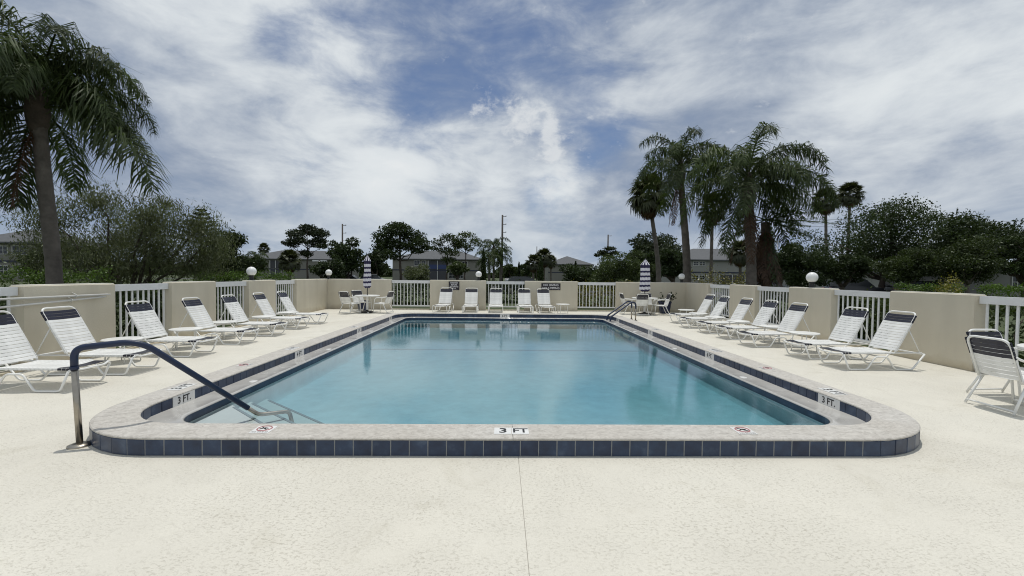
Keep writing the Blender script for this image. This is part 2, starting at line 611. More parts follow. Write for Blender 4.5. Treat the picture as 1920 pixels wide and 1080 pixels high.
def bend(path, r, n=5):
    """polyline with rounded corners"""
    P_ = [Vector(p) for p in path]
    out = [P_[0]]
    for i in range(1, len(P_) - 1):
        a, b, c = P_[i - 1], P_[i], P_[i + 1]
        d1, d2 = (a - b), (c - b)
        rr_ = min(r, d1.length * .48, d2.length * .48)
        p, q = b + d1.normalized() * rr_, b + d2.normalized() * rr_
        for k in range(n + 1):
            t = k / n
            out.append(p * (1 - t) ** 2 + b * 2 * t * (1 - t) + q * t ** 2)
    out.append(P_[-1])
    return out


def np_mesh(name, verts, quads, m, smooth=False):
    """large meshes straight from arrays"""
    me = bpy.data.meshes.new(name)
    nv, nf = len(verts), len(quads)
    k = quads.shape[1]
    me.vertices.add(nv)
    me.vertices.foreach_set('co', np.ascontiguousarray(verts, dtype=np.float32).ravel())
    me.loops.add(nf * k)
    me.loops.foreach_set('vertex_index', np.ascontiguousarray(quads, dtype=np.int32).ravel())
    me.polygons.add(nf)
    me.polygons.foreach_set('loop_start', np.arange(0, nf * k, k, dtype=np.int32))
    if smooth:
        me.polygons.foreach_set('use_smooth', np.ones(nf, dtype=bool))
    me.materials.append(m)
    me.update(calc_edges=True)
    return me


def props(o, label=None, cat=None, group=None, kind=None):
    for k, v in (('label', label), ('category', cat), ('group', group), ('kind', kind)):
        if v:
            o[k] = v
    return o


def obj(name, me, parent=None, loc=(0, 0, 0), rot=(0, 0, 0), **kw):
    o = bpy.data.objects.new(name, me)
    C.objects.link(o)
    o.location = loc
    o.rotation_euler = rot
    if parent is not None:
        o.parent = parent
    return props(o, **kw)


def thing(name, label, cat, loc=(0, 0, 0), rz=0.0, group=None):
    return obj(name, None, None, loc, (0, 0, rz), label=label, cat=cat, group=group)


KIDS = {}


def dup(root, loc, rz, label=None, group=None, depth=0):
    r = root.copy()
    C.objects.link(r)
    if depth == 0:
        r.location = loc
        r.rotation_euler = (0, 0, rz)
        if label:
            r['label'] = label
        if group:
            r['group'] = group
    for ch in root.children:
        c = dup(ch, None, None, depth=depth + 1)
        c.parent = r
    return r


def text(name, body, size, m, parent, loc, rot, bold=.0, depth=.001, sx=1.0):
    cu = bpy.data.curves.new(name, 'FONT')
    cu.body = body
    cu.size = size
    cu.align_x = 'CENTER'
    cu.align_y = 'CENTER'
    cu.offset = bold
    cu.extrude = depth
    cu.resolution_u = 3
    cu.materials.append(m)
    tmp = bpy.data.objects.new(name, cu)
    C.objects.link(tmp)
    dg = bpy.context.evaluated_depsgraph_get()
    me = bpy.data.meshes.new_from_object(tmp.evaluated_get(dg), depsgraph=dg)
    bpy.data.objects.remove(tmp)
    bpy.data.curves.remove(cu)
    me.name = name
    if not me.materials:
        me.materials.append(m)
    o = obj(name, me, parent, loc, rot)
    o.scale = (sx, 1, 1)
    return o


# ------------------------------------------------------------------ pool outline
OX0, OX1, OY0, OY1, OR_ = -3.88, 4.14, 3.59, 15.66, 1.0


def outline(nc=10, seg=0.6):
    """outer edge of the curb, anticlockwise: (point, outward normal, path length)"""
    pts = []

    def straight(a, b, nrm):
        n = max(1, int(round((Vector(b) - Vector(a)).length / seg)))
        for i in range(n):
            t = i / n
            pts.append(((a[0] + (b[0] - a[0]) * t, a[1] + (b[1] - a[1]) * t), nrm))

    def corner(c, a0):
        for i in range(nc):
            a = a0 + (PI / 2) * i / nc
            pts.append(((c[0] + OR_ * math.cos(a), c[1] + OR_ * math.sin(a)), (math.cos(a), math.sin(a))))
    r = OR_
    straight((OX0 + r, OY0), (OX1 - r, OY0), (0, -1))
    corner((OX1 - r, OY0 + r), -PI / 2)
    straight((OX1, OY0 + r), (OX1, OY1 - r), (1, 0))
    corner((OX1 - r, OY1 - r), 0)
    straight((OX1 - r, OY1), (OX0 + r, OY1), (0, 1))
    corner((OX0 + r, OY1 - r), PI / 2)
    straight((OX0, OY1 - r), (OX0, OY0 + r), (-1, 0))
    corner((OX0 + r, OY0 + r), PI)
    return pts


RING = outline()


def band(profile, ring=RING, closed=True):
    """sweep a profile of (inset, z) round the outline"""
    mb = MB()
    k, n = len(profile), len(ring)
    vs = []
    for (p, nr) in ring:
        for d, z in profile:
            vs.append((p[0] - nr[0] * d, p[1] - nr[1] * d, z))
    fs = []
    for i in range(n if closed else n - 1):
        i2 = (i + 1) % n
        for j in range(k - 1):
            fs.append((i * k + j, i2 * k + j, i2 * k + j + 1, i * k + j + 1))
    if not closed:
        fs.append(tuple(reversed(range(k))))
        fs.append(tuple((n - 1) * k + j for j in range(k)))
    return mb.add(vs, fs)


def fill(name, outer, holes, z, m):
    """flat sheet with holes"""
    import bmesh
    bm = bmesh.new()
    edges = []
    for loop in [outer] + holes:
        vs = [bm.verts.new((x, y, z)) for x, y in loop]
        for i in range(len(vs)):
            edges.append(bm.edges.new((vs[i], vs[(i + 1) % len(vs)])))
    bmesh.ops.triangle_fill(bm, use_beauty=True, edges=edges)
    for f in bm.faces:
        if f.normal.z < 0:
            f.normal_flip()
    me = bpy.data.meshes.new(name)
    bm.to_mesh(me)
    bm.free()
    me.materials.append(m)
    return me


WLx = lambda y: -6.86 - .0276 * y        # pool side of the left wall
WRx = lambda y: 7.66 + .0176 * y         # pool side of the right wall
YW = 18.75                               # pool side of the back wall
Y_BACK = -7.0
HW = 1.27

# ------------------------------------------------------------------ ground
deck_out = [(WLx(Y_BACK) - .35, Y_BACK), (WRx(Y_BACK) + .35, Y_BACK), (WRx(YW) + .35, YW + .35), (WLx(YW) - .35, YW + .35)]
hole = [(p[0] - n[0] * .10, p[1] - n[1] * .10) for p, n in RING]
JX = .155
left_h, right_h = [], []
# the deck is poured in two slabs that meet in a narrow joint in front of the pool
gap = .002
i0 = 0
pool_loop = hole
front = [p for p in pool_loop if p[1] < OY0 + .11]


def clip(poly, side, x):
    out = []
    n = len(poly)
    for i in range(n):
        a, b = poly[i], poly[(i + 1) % n]
        ia, ib = side * (a[0] - x) >= 0, side * (b[0] - x) >= 0
        if ia:
            out.append(a)
        if ia != ib:
            t = (x - a[0]) / (b[0] - a[0])
            out.append((x, a[1] + (b[1] - a[1]) * t))
    return out


def half(side):
    x = JX + side * gap
    o = clip(deck_out, side, x)
    h = clip(pool_loop, side, x)
    ys = sorted(p[1] for p in h if abs(p[0] - x) < 1e-6)
    ylo, yhi = ys[0], ys[-1]
    # outer polygon runs down the joint; cut the pool out of that side
    hh = [p for p in h if abs(p[0] - x) > 1e-6]
    # order hole points starting from the near joint end
    st = min(range(len(hh)), key=lambda i: (hh[i][0] - x) ** 2 + (hh[i][1] - ylo) ** 2)
    hh = hh[st:] + hh[:st]
    if (hh[1][1] - ylo) ** 2 + (hh[1][0] - x) ** 2 > (hh[-1][1] - ylo) ** 2 + (hh[-1][0] - x) ** 2 and len(hh) > 2:
        pass
    if (hh[-1][1] - ylo) ** 2 + (hh[-1][0] - x) ** 2 < (hh[-1][1] - yhi) ** 2 + (hh[-1][0] - x) ** 2:
        hh = [hh[0]] + hh[1:][::-1]
    path = [(x, ylo)] + hh + [(x, yhi)]
    oo = [p for p in o if abs(p[0] - x) > 1e-6]
    lo = min(p[1] for p in o)
    hi = max(p[1] for p in o)
    # walk: joint near end -> pool edge -> joint far end -> outer boundary back
    oo = sorted(oo, key=lambda p: -p[1])
    return [(x, lo)] + path + [(x, hi)] + oo


deck = obj('pool_deck', fill('pool_deck', half(-1), [], 0.0, M['deck']), kind='structure')
obj('deck_slab', fill('deck_slab', half(1), [], 0.0, M['deck']), deck)
obj('joint_filler', MB().box((JX, (Y_BACK + OY0) / 2, -.012), (.03, OY0 - Y_BACK, .01)).mesh('joint_filler', mat('dark_joint', (.50, .475, .42), .9)), deck)
big_o = [(-900, -500), (900, -500), (900, 1500), (-900, 1500)]
obj('lawn', fill('lawn', big_o, [[(a * .995, b * .99) for a, b in deck_out]], -.06, M['lawn']), kind='structure')

# ------------------------------------------------------------------ pool basin, gutter, water
gut = band([(.334, .034), (.36, .024), (.50, .018), (.60, .030), (.632, .042), (.655, .042), (.668, .030), (.668, -.06)])
gutter = obj('pool_gutter', gut.mesh('pool_gutter', M['gutter'], True), kind='structure')
DRAIN = MB().lathe([(.055, 0), (.055, .006), (.045, .010), (.0001, .010)], 16).mesh('gutter_drain', M['tilewhite'])
for gx, gy in [(OX0 + .52, y) for y in (6.0, 8.6, 11.4, 13.6)] + [(OX1 - .52, y) for y in (6.4, 9.0, 11.7, 13.8)]:
    obj('gutter_drain', DRAIN, gutter, (gx, gy, .017))
bandw = band([(.672, .028), (.672, -.16)])
obj('waterline_tile_band', bandw.mesh('waterline_tile_band', M['tile']), kind='structure')
FLOOR_Z = -.31
wallm = band([(.674, -.05), (.674, FLOOR_Z + .05), (.74, FLOOR_Z)])
basin = obj('pool_basin', wallm.mesh('pool_basin', M['plaster'], True), kind='structure')
fl = [(p[0] - n[0] * .74, p[1] - n[1] * .74) for p, n in RING]
obj('pool_floor', fill('pool_floor', fl, [], FLOOR_Z, M['plaster']), basin)
obj('break_line_tile', MB().box((.12, 10.55, FLOOR_Z + .006), (6.5, .06, .01)).mesh('break_line_tile', M['breakline']), basin)
wr = [(p[0] - n[0] * .652, p[1] - n[1] * .652) for p, n in RING]
WZ = -.028
wv = [(x, y, WZ) for x, y in wr] + [(x, y, FLOOR_Z - .05) for x, y in wr]
nw = len(wr)
wmb = MB().add(wv, [tuple(range(nw)), tuple(reversed(range(nw, 2 * nw)))] + [(i, i + nw, (i + 1) % nw + nw, (i + 1) % nw) for i in range(nw)])
obj('pool_water', wmb.mesh('pool_water', M['water']), kind='structure')

# corner entry steps, cut diagonally across the near corner
cx, cy = OX0 + .74, OY0 + .74
for zt, a, b in ((-.075, .72, .62), (-.145, 1.20, 1.0), (-.215, 1.68, 1.38)):
    # triangle-like tread: corner, along near wall (a), along side wall (b)
    nx = Vector((-a, b, 0)).normalized()
    ctr = [(p[0] - n[0] * .70, p[1] - n[1] * .70) for p, n in RING]
    tri = []
    for x, y in ctr:
        if (x - cx) / (a + .25) + (y - cy) / (b + .25) <= 1.0001:
            tri.append((x, y))
    # order by angle about the corner
    g0 = (cx + .35, cy + .35)
    tri.append((cx + (a + .25) * (1 + .04 / (b + .25)), cy - .04))
    tri.append((cx - .04, cy + (b + .25) * (1 + .04 / (a + .25))))
    tri.sort(key=lambda p: math.atan2(p[1] - g0[1], p[0] - g0[0]))
    n = len(tri)
    vs = [(x, y, zt) for x, y in tri] + [(x, y, FLOOR_Z - .02) for x, y in tri]
    obj('corner_step', MB().add(vs, [tuple(range(n)), tuple(reversed(range(n, 2 * n)))] + [(i, i + n, (i + 1) % n + n, (i + 1) % n) for i in range(n)]).mesh('corner_step', M['step']), basin)
    p = Vector((cx + (a + .25), cy, zt + .004))
    q = Vector((cx, cy + (b + .25), zt + .004))
    mid, d = (p + q) / 2, (q - p)
    off = Vector((-d.y, d.x, 0)).normalized() * .02
    obj('step_nosing', MB().box(tuple(mid + off), (d.length - .12, .028, .008), math.atan2(d.y, d.x)).mesh('step_nosing', M['nosing']), basin)

# ------------------------------------------------------------------ raised curb: core, tiles, coping
curb = obj('pool_curb', band([(-.0045, -.05), (-.0045, .136), (.20, .136)]).mesh('pool_curb', M['grout']), kind='structure')
obj('inner_core', band([(.21, .135), (.3335, .135), (.3335, .0)]).mesh('inner_core', M['grout_dark']), curb)
# coping in cast pieces, each a bullnosed slab
prof = [(.05, .134), (-.004, .134), (-.010, .139), (-.010, .148), (-.002, .155), (.02, .158), (.165, .160), (.31, .158), (.332, .155), (.340, .148), (.340, .139), (.334, .134), (.28, .134)]
per = []
fine = outline(14, .5)
L = [0.0]
for i in range(len(fine)):
    a, b = fine[i][0], fine[(i + 1) % len(fine)][0]
    L.append(L[-1] + math.hypot(b[0] - a[0], b[1] - a[1]))
TOT = L[-1]


def along(s, ring=fine, LL=L):
    s = s % TOT
    lo, hi = 0, len(LL) - 1
    while hi - lo > 1:
        mid = (lo + hi) // 2
        if LL[mid] <= s:
            lo = mid
        else:
            hi = mid
    t = (s - LL[lo]) / (LL[lo + 1] - LL[lo])
    (p, n), (p2, n2) = ring[lo], ring[(lo + 1) % len(ring)]
    nn = Vector((n[0] * (1 - t) + n2[0] * t, n[1] * (1 - t) + n2[1] * t)).normalized()
    return (p[0] + (p2[0] - p[0]) * t, p[1] + (p2[1] - p[1]) * t), (nn.x, nn.y)


LN = OX1 - OX0 - 2 * OR_       # near straight
LC = PI / 2 * OR_
LS = OY1 - OY0 - 2 * OR_
joints = [LN / 2 - .02, LN + .75 * LC, LN + LC + LS * .42, LN + LC + LS * .97, LN + 2 * LC + LS + LN * .5, LN + 3 * LC + LS + LN - LC * .1, 2 * LN + 3 * LC + LS * 1.55, 2 * LN + 3 * LC + 2 * LS + LC * .36]
for k in range(len(joints)):
    s0, s1 = joints[k] + .0025, joints[(k + 1) % len(joints)] - .0025
    if s1 < s0:
        s1 += TOT
    n = max(3, int((s1 - s0) / .12))
    ring = [along(s0 + (s1 - s0) * i / n) for i in range(n + 1)]
    obj('coping_slab', band(prof, ring, False).mesh('coping_slab', M['coping'], False), curb)


def tile_mesh(w, h, d):
    c = .004
    mb = MB()
    x, z = w / 2, h / 2
    vs = [(-x, 0, -z), (x, 0, -z), (x, 0, z), (-x, 0, z), (-x, -d + c, -z), (x, -d + c, -z), (x, -d + c, z), (-x, -d + c, z),
          (-x + c, -d, -z + c), (x - c, -d, -z + c), (x - c, -d, z - c), (-x + c, -d, z - c)]
    fs = [(8, 9, 10, 11)]
    for a, b in ((0, 4), (4, 8)):
        for i in range(4):
            j = (i + 1) % 4
            fs.append((a + i, a + j, b + j, b + i))
    return mb.add(vs, fs).mesh('tile', M['tile'])


rnd = random.Random(5)
NT = int(round(TOT / .1525))
pit = TOT / NT
TM = tile_mesh(pit - .0045, .130, .012)
for i in range(NT):
    (p, n) = along(i * pit + .075)
    a = math.atan2(n[1], n[0]) + PI / 2
    obj('tile', TM, curb, (p[0] - n[0] * .0055, p[1] - n[1] * .0055, .069 + rnd.uniform(-.001, .001)), (0, rnd.uniform(-.004, .004), a + rnd.uniform(-.006, .006)))
# inner face
inner = [((p[0] - n[0] * .3335, p[1] - n[1] * .3335), n) for p, n in fine]
LI = [0.0]
for i in range(len(inner)):
    a, b = inner[i][0], inner[(i + 1) % len(inner)][0]
    LI.append(LI[-1] + math.hypot(b[0] - a[0], b[1] - a[1]))
TI = LI[-1]


def along_i(s):
    global TOT
    keep, TOT = TOT, TI
    r = along(s, inner, LI)
    TOT = keep
    return r


# where the white depth tiles sit on the inner face (world positions)
INX0, INX1, INY1 = OX0 + .3335, OX1 - .3335, OY1 - .3335
marks = [('3 FT.', (INX0, 4.95), PI / 2), ('4 FT.', (INX0, 7.75), PI / 2), ('5 FT.', (INX0, 10.98), PI / 2), ('6 FT.', (INX0, 14.05), PI / 2),
         ('3 FT.', (INX1, 4.93), -PI / 2), ('4 FT.', (INX1, 7.83), -PI / 2), ('5 FT.', (INX1, 11.0), -PI / 2), ('6 FT.', (INX1, 14.1), -PI / 2), ('6 FT', (.13, INY1), 0)]
NI = int(round(TI / .1525))
piti = TI / NI
TMI = tile_mesh(piti - .005, .108, .008)
for i in range(NI):
    (p, n) = along_i(i * piti + .06)
    if any(math.hypot(p[0] - q[0], p[1] - q[1]) < .09 for _, q, _a in marks):
        continue
    a = math.atan2(n[1], n[0]) - PI / 2
    obj('tile', TMI, curb, (p[0] + n[0] * .001, p[1] + n[1] * .001, .082), (0, 0, a))
for body, q, a in marks:
    nin = Vector((math.sin(a), -math.cos(a)))          # faces the water
    mk = obj('depth_marker', MB().box((0, -.004, 0), (.335, .011, .112)).mesh('depth_marker', M['tilewhite']), curb, (q[0], q[1], .082), (0, 0, a), label='white tile marked %s in black on the inner face' % body)
    text('lettering', body, .105, M['ink'], mk, (0, -.0105, 0), (PI / 2, 0, 0), .002, .0006, .95)
    obj('tile_joint', MB().box((-.01, -.0098, 0), (.004, .0012, .11)).mesh('tile_joint', M['grout']), mk)
# markers let into the top of the coping
tops = [('3 FT', (.10, OY0 + .145), 0.0), ('3 FT', (INX0 - .16, 5.15), PI / 2), ('3 FT', (INX1 + .16, 5.1), -PI / 2), ('4 FT', (INX0 - .16, 7.85), PI / 2), ('4 FT', (INX1 + .16, 7.95), -PI / 2),
        ('5 FT', (INX0 - .16, 11.1), PI / 2), ('5 FT', (INX1 + .16, 11.1), -PI / 2)]
for body, q, a in tops:
    mk = obj('depth_marker', MB().box((-.075, 0, 0), (.146, .150, .008)).box((.075, 0, 0), (.146, .150, .008)).mesh('depth_marker', M['tilewhite']), curb, (q[0], q[1], .159), (0, 0, a))
    text('lettering', body[0], .15, M['ink'], mk, (-.072, 0, .0046), (0, 0, 0), .004, .0004)
    text('lettering', body[2:], .14, M['ink'], mk, (.075, 0, .0046), (0, 0, 0), .003, .0004, .9)
for q, a in (((-2.02, OY0 + .165), 0), ((2.14, OY0 + .165), 0), ((INX0 - .16, 6.4), PI / 2), ((INX1 + .16, 6.4), -PI / 2)):
    mk = obj('no_diving_tile', MB().box((0, 0, 0), (.16, .17, .008)).mesh('no_diving_tile', M['tilewhite']), curb, (q[0], q[1], .159), (0, 0, a))
    ringp = [(.058 * math.cos(t * PI / 10), .018 + .058 * math.sin(t * PI / 10), .0045) for t in range(20)]
    obj('ring', MB().tube(ringp, .006, 4, True).mesh('ring', M['red']), mk)
    obj('slash', MB().tube([(-.04, .058, .0046), (.04, -.022, .0046)], .005, 4).mesh('slash', M['ink']), mk)
    obj('diver', MB().tube([(-.035, .0, .0042), (.0, .03, .0042), (.03, .02, .0042)], .006, 4).tube([(0, .03, .0042), (.012, .0, .0042)], .005, 4).mesh('diver', M['ink']), mk)
    text('lettering', 'NO DIVING', .026, M['ink'], mk, (0, -.065, .0044), (0, 0, 0), .0005, .0003)

# ------------------------------------------------------------------ walls and picket fences
TH = .20


class Line:
    """a wall line: s runs along it, inward side faces the pool"""

    def __init__(self, p, d, inn):
        self.p, self.d, self.n = Vector((*p, 0)), Vector((*d, 0)).normalized(), Vector((*inn, 0)).normalized()
        self.rz = math.atan2(self.d.y, self.d.x)

    def pt(self, s, off=0.0, z=0.0):
        return self.p + self.d * s + self.n * off + Vector((0, 0, z))


dl = Vector((-.0276, 1)).normalized()
dr = Vector((.0176, 1)).normalized()
LW = Line((WLx(0), 0), dl, (dl.y, -dl.x))
RW = Line((WRx(0), 0), dr, (-dr.y, dr.x))
BW = Line((0, YW), (1, 0), (0, -1))


def wall(line, s0, s1, label, e0=0, e1=0):
    mid = line.pt((s0 + s1) / 2, -TH / 2)
    Lh = s1 - s0
    w = thing('wall', label, 'wall', mid, line.rz, 'beige stucco wall segments round the pool')
    mb = MB()
    c = .012
    x, y, z = Lh / 2, TH / 2, HW
    vs = [(-x, -y, -.1), (x, -y, -.1), (x, y, -.1), (-x, y, -.1), (-x, -y, z - c), (x, -y, z - c), (x, y, z - c), (-x, y, z - c),
          (-x + c, -y + c, z), (x - c, -y + c, z), (x - c, y - c, z), (-x + c, y - c, z)]
    fs = [(3, 2, 1, 0), (8, 9, 10, 11)]
    for a, b in ((0, 4), (4, 8)):
        for i in range(4):
            j = (i + 1) % 4
            fs.append((a + i, a + j, b + j, b + i))
    obj('stucco_body', mb.add(vs, fs).mesh('stucco_body', M['stucco']), w)
    obj('cap', MB().box((0, 0, z + .005), (Lh - 2 * c - .004, TH - 2 * c - .004, .012)).mesh('cap', M['cap']), w)  # thin added slab, its colour brightened for the sunlit top
    return w


def fence(line, s0, s1, n, label):
    mid = line.pt((s0 + s1) / 2, -.10)
    Lh = s1 - s0
    f = thing('picket_fence', label, 'fence', mid, line.rz, 'white picket fence panels between the wall segments')
    obj('top_rail', MB().box((0, 0, HW - .08), (Lh - .004, .085, .125)).mesh('top_rail', M['fence']), f)
    obj('bottom_rail', MB().box((0, 0, .16), (Lh - .004, .06, .05)).mesh('bottom_rail', M['fence']), f)
    pm = MB().box((0, 0, (HW - .143 + .185) / 2), (.030, .022, HW - .143 - .185 - .002)).mesh('picket', M['fence'])
    for i in range(n):
        obj('picket', pm, f, (-Lh / 2 + Lh * (i + .62) / (n + .24), 0, 0))
    obj('sill', MB().box((0, -.01, .005), (Lh - .004, .16, .05)).mesh('sill', M['stucco']), f)


k_l = dl.y
# left side
fence(LW, 3.4, 6.60, 22, 'white picket fence panel at the left edge of the view beside nearest lounger')
wall(LW, 6.62, 8.20, 'nearest beige stucco wall segment on the left with two pool poles hung on it')
fence(LW, 8.21, 9.62, 10, 'white picket panel on the left between pole wall and second wall segment')
wall(LW, 9.63, 11.16, 'second beige wall segment from the camera on the left')
fence(LW, 11.17, 12.66, 10, 'white picket panel on the left just before globe lamp wall segment')
wall(LW, 12.68, 14.24, 'beige wall segment on the left carrying a globe lamp at its near end')
fence(LW, 14.25, 15.75, 10, 'farthest white picket panel on the left near the back corner')
wall(LW, 15.77, YW + .0, 'left beige wall segment running into the back left corner')
# right side
fence(RW, 3.8, 6.98, 22, 'white picket panel at the right edge behind the patio chairs')
wall(RW, 7.0, 8.60, 'nearest beige stucco wall segment on the right behind nearest right lounger')
fence(RW, 8.61, 10.18, 11, 'white picket panel on the right behind second lounger from the camera')
wall(RW, 10.2, 11.78, 'beige wall segment on the right carrying the larger looking globe lamp')
fence(RW, 11.79, 13.40, 11, 'white picket panel on the right between lamp wall and third segment')
wall(RW, 13.42, 15.0, 'third beige wall segment from the camera on the right')
fence(RW, 15.01, 16.6, 11, 'farthest white picket panel on the right near the back corner')
wall(RW, 16.62, YW, 'right beige wall segment running into the back right corner')
# back
XL_, XR_ = WLx(YW) - .2, WRx(YW) + .2
wall(BW, XL_, -4.70, 'back beige wall segment in the left corner behind umbrella table')
fence(BW, -4.69, -3.06, 11, 'left white picket panel of the back wall beside left umbrella table')
wall(BW, -3.05, -.655, 'back beige wall segment with the four line shower sign and a globe lamp')
fence(BW, -.645, 1.0, 11, 'middle white picket panel of the back wall behind centre loungers')
wall(BW, 1.01, 3.29, 'back beige wall segment with the no diving sign')
fence(BW, 3.30, 4.95, 11, 'right white picket panel of the back wall with yellow shrubs behind')
wall(BW, 4.96, XR_, 'back beige wall segment in the right corner behind right umbrella table')


def lamp(pos, label):
    t = thing('globe_lamp', label, 'lamp', pos, 0, 'white globe lamps on the wall tops')
    obj('base', MB().lathe([(.075, 0), (.075, .02), (.055, .035), (.055, .10), (.07, .125), (.07, .15)], 20).mesh('base', M['black'], False), t)
    g = [(.135 * math.sin(PI * i / 16), .135 - .135 * math.cos(PI * i / 16)) for i in range(17)]
    g = [p for p in g if p[1] > .012]
    obj('globe', MB().lathe([(max(r, 0.0001), z) for r, z in g], 28).mesh('globe', M['globe'], True), t, (0, 0, .135))


lamp(tuple(LW.pt(13.0, -.10, HW)), 'round white globe lamp on the left wall between second and third picket panels')
lamp((WLx(YW) + .02, YW + .08, HW), 'round white globe lamp in the back left corner of the wall')
lamp((-.98, YW + .10, HW), 'round white globe lamp on the back wall right of the shower sign')
lamp((WRx(YW) - .15, YW + .10, HW), 'round white globe lamp in the back right corner before palm trunk')
lamp(tuple(RW.pt(11.02, -.10, HW)), 'round white globe lamp on the right wall, biggest in the picture')


def sign(x, z, w, h, lines, sizes, label, sx):
    t = thing('sign', label, 'sign', (x, YW - .012, z))
    obj('board', MB().box((0, 0, 0), (w, .018, h)).mesh('board', M['sign']), t)
    n = len(lines)
    for i, ln in enumerate(lines):
        zz_ = h * (.5 - (i + .5) / n) * .90
        text('lettering', ln, sizes, M['letter'], t, (0, -.0105, zz_), (PI / 2, 0, 0), .0015, .0008, sx)


sign(-2.02, 1.04, .45, .36, ['SHOWER', 'BEFORE', 'ENTERING', 'POOL'], .085, 'black wall sign reading shower before entering pool in white', .9)
sign(2.13, 1.045, .82, .29, ['NO DIVING', 'NO JUMPING'], .125, 'black wall sign reading no diving no jumping in white', 1.0)


# ------------------------------------------------------------------ loungers
def strap_mesh(w, wid, name, m, sag=.012):
    """flat vinyl strap wrapped over two side rails (rails run along x, strap across y)"""
    mb = MB()
    y0 = w / 2
    line = [(-y0 - .016, -.014), (-y0 - .014, .010), (-y0 + .02, .014), (-y0 * .4, .014 - sag), (y0 * .4, .014 - sag), (y0 - .02, .014), (y0 + .014, .010), (y0 + .016, -.014)]
    vs, t = [], .003
    for y, z in line:
        vs += [(-wid / 2, y, z), (wid / 2, y, z)]
    k = len(line)
    for i, (y, z) in enumerate(line):
        ny = 0 if 1 < i < k - 2 else (t if i < 2 else -t)
        vs += [(-wid / 2, y + ny, z - t), (wid / 2, y + ny, z - t)]
    fs = []
    for i in range(k - 1):
        a, b = 2 * i, 2 * (i + 1)
        fs.append((a, a + 1, b + 1, b))
        o = 2 * k
        fs.append((o + a, o + b, o + b + 1, o + a + 1))
        fs.append((a, b, o + b, o + a))
        fs.append((a + 1, o + a + 1, o + b + 1, b + 1))
    return mb.add(vs, fs).mesh(name, m)


SW = .50
ST_W = strap_mesh(SW, .043, 'strap', M['strap'])
ST_N = strap_mesh(SW, .0455, 'strap', M['strap_navy'])
ST_W2 = strap_mesh(SW, .046, 'strap', M['strap'])


def make_lounger():
    t = thing('sun_lounger', 'white strap lounger', 'sun lounger')
    hw = .285
    f = MB()
    for s in (-1, 1):
        y = s * hw
        f.tube(bend([(.03, y, .262), (.135, y, .015), (.44, y, .015), (.58, y, .225), (.78, y, .225), (.93, y, .015), (1.23, y, .015), (1.44, y, .268)], .045, 4), .0135, 8)
    f.tube(bend([(.03, -hw, .258), (.02, -hw * .86, .285), (.0, -hw * .6, .262), (.0, hw * .6, .262), (.02, hw * .86, .285), (.03, hw, .258)], .06, 4), .0135, 8)
    f.tube([(1.44, -hw, .266), (1.44, hw, .266)], .0135, 8)
    f.tube([(.68, -hw, .225), (.68, hw, .225)], .011, 8)
    obj('base_frame', f.mesh('base_frame', M['frame'], True), t)
    g = MB()
    for s in (-1, 1):
        g.tube([(.01, s * SW / 2, .285), (1.42, s * SW / 2, .285)], .0125, 8)
    g.tube([(.94, -SW / 2, .279), (.94, SW / 2, .279)], .010, 6)
    obj('seat_frame', g.mesh('seat_frame', M['frame'], True), t)
    bd = Vector((.36, 0, .655))
    bl = bd.length
    bd.normalize()
    hinge = Vector((.955, 0, .298))

    def bp(u, y, o=0.0):
        nrm = Vector((-bd.z, 0, bd.x))
        q = hinge + bd * u + nrm * o
        return (q.x, y, q.z)
    b = MB()
    b.tube(bend([bp(0, -SW / 2), bp(bl, -SW / 2), bp(bl, SW / 2), bp(0, SW / 2)], .09, 6), .0135, 8)
    obj('back_frame', b.mesh('back_frame', M['frame'], True), t)
    for s in (-1, 1):
        obj('back_prop', MB().tube([bp(.46, s * SW / 2 * .96), (1.40, s * SW / 2 * .96, .285)], .008, 6).mesh('back_prop', M['frame'], True), t)
    n = 17
    for i in range(n):
        x = .055 + i * (.90 - .055) / (n - 1)
        obj('strap', ST_N if i < 3 else ST_W2, t, (x, 0, .285))
    nb = 14
    ang = math.atan2(bd.z, bd.x)
    for i in range(nb):
        u = .045 + i * (bl - .075 - .045) / (nb - 1)
        q = bp(u, 0, 0)
        obj('strap', ST_N if i >= nb - 3 else ST_W, t, q, (0, -ang, 0))
    return t


ORD = ['nearest', 'second', 'third', 'fourth', 'fifth', 'sixth', 'farthest']
lg0 = make_lounger()
GL, GR, GB = 'loungers along the left wall', 'loungers along the right wall', 'loungers along the back wall'
lx = [(-5.27, 5.75, 0), (-5.27, 6.68, .03), (-5.30, 8.04, -.03), (-5.28, 9.42, 0), (-5.27, 10.68, .01), (-5.30, 12.02, -.01), (-5.28, 13.27, .02)]
first = True
for i, (x, y, r) in enumerate(lx):
    lab = 'white strap lounger with navy head straps, %s from the camera along the left wall' % ORD[i]
    if first:
        lg0.location, lg0.rotation_euler = (x, y, 0), (0, 0, PI + r)
        lg0['label'], lg0['group'] = lab, GL
        first = False
    else:
        dup(lg0, (x, y, 0), PI + r, lab, GL)
rx = [(5.60, 7.31, .03), (5.58, 8.20, .06), (5.38, 9.57, .03), (5.44, 10.72, .0), (5.44, 11.78, .02), (5.42, 12.98, -.02), (5.64, 14.28, .02)]
for i, (x, y, r) in enumerate(rx):
    dup(lg0, (x, y, 0), r, 'white strap lounger with navy head straps, %s from the camera along the right wall' % ORD[i], GR)
bx = [(-2.43, 17.2, PI / 2 - .10, 'slightly turned white strap lounger below the shower sign at the back wall'),
      (-1.25, 17.2, PI / 2, 'white strap lounger at the back wall right of the shower sign, under the globe lamp'),
      (-.22, 17.18, PI / 2, 'white strap lounger before the left end of the middle back picket panel'),
      (1.0, 17.18, PI / 2 + .03, 'white strap lounger before the right end of the middle back picket panel'),
      (1.87, 17.18, PI / 2 + .08, 'white strap lounger below the no diving sign beside a small table')]
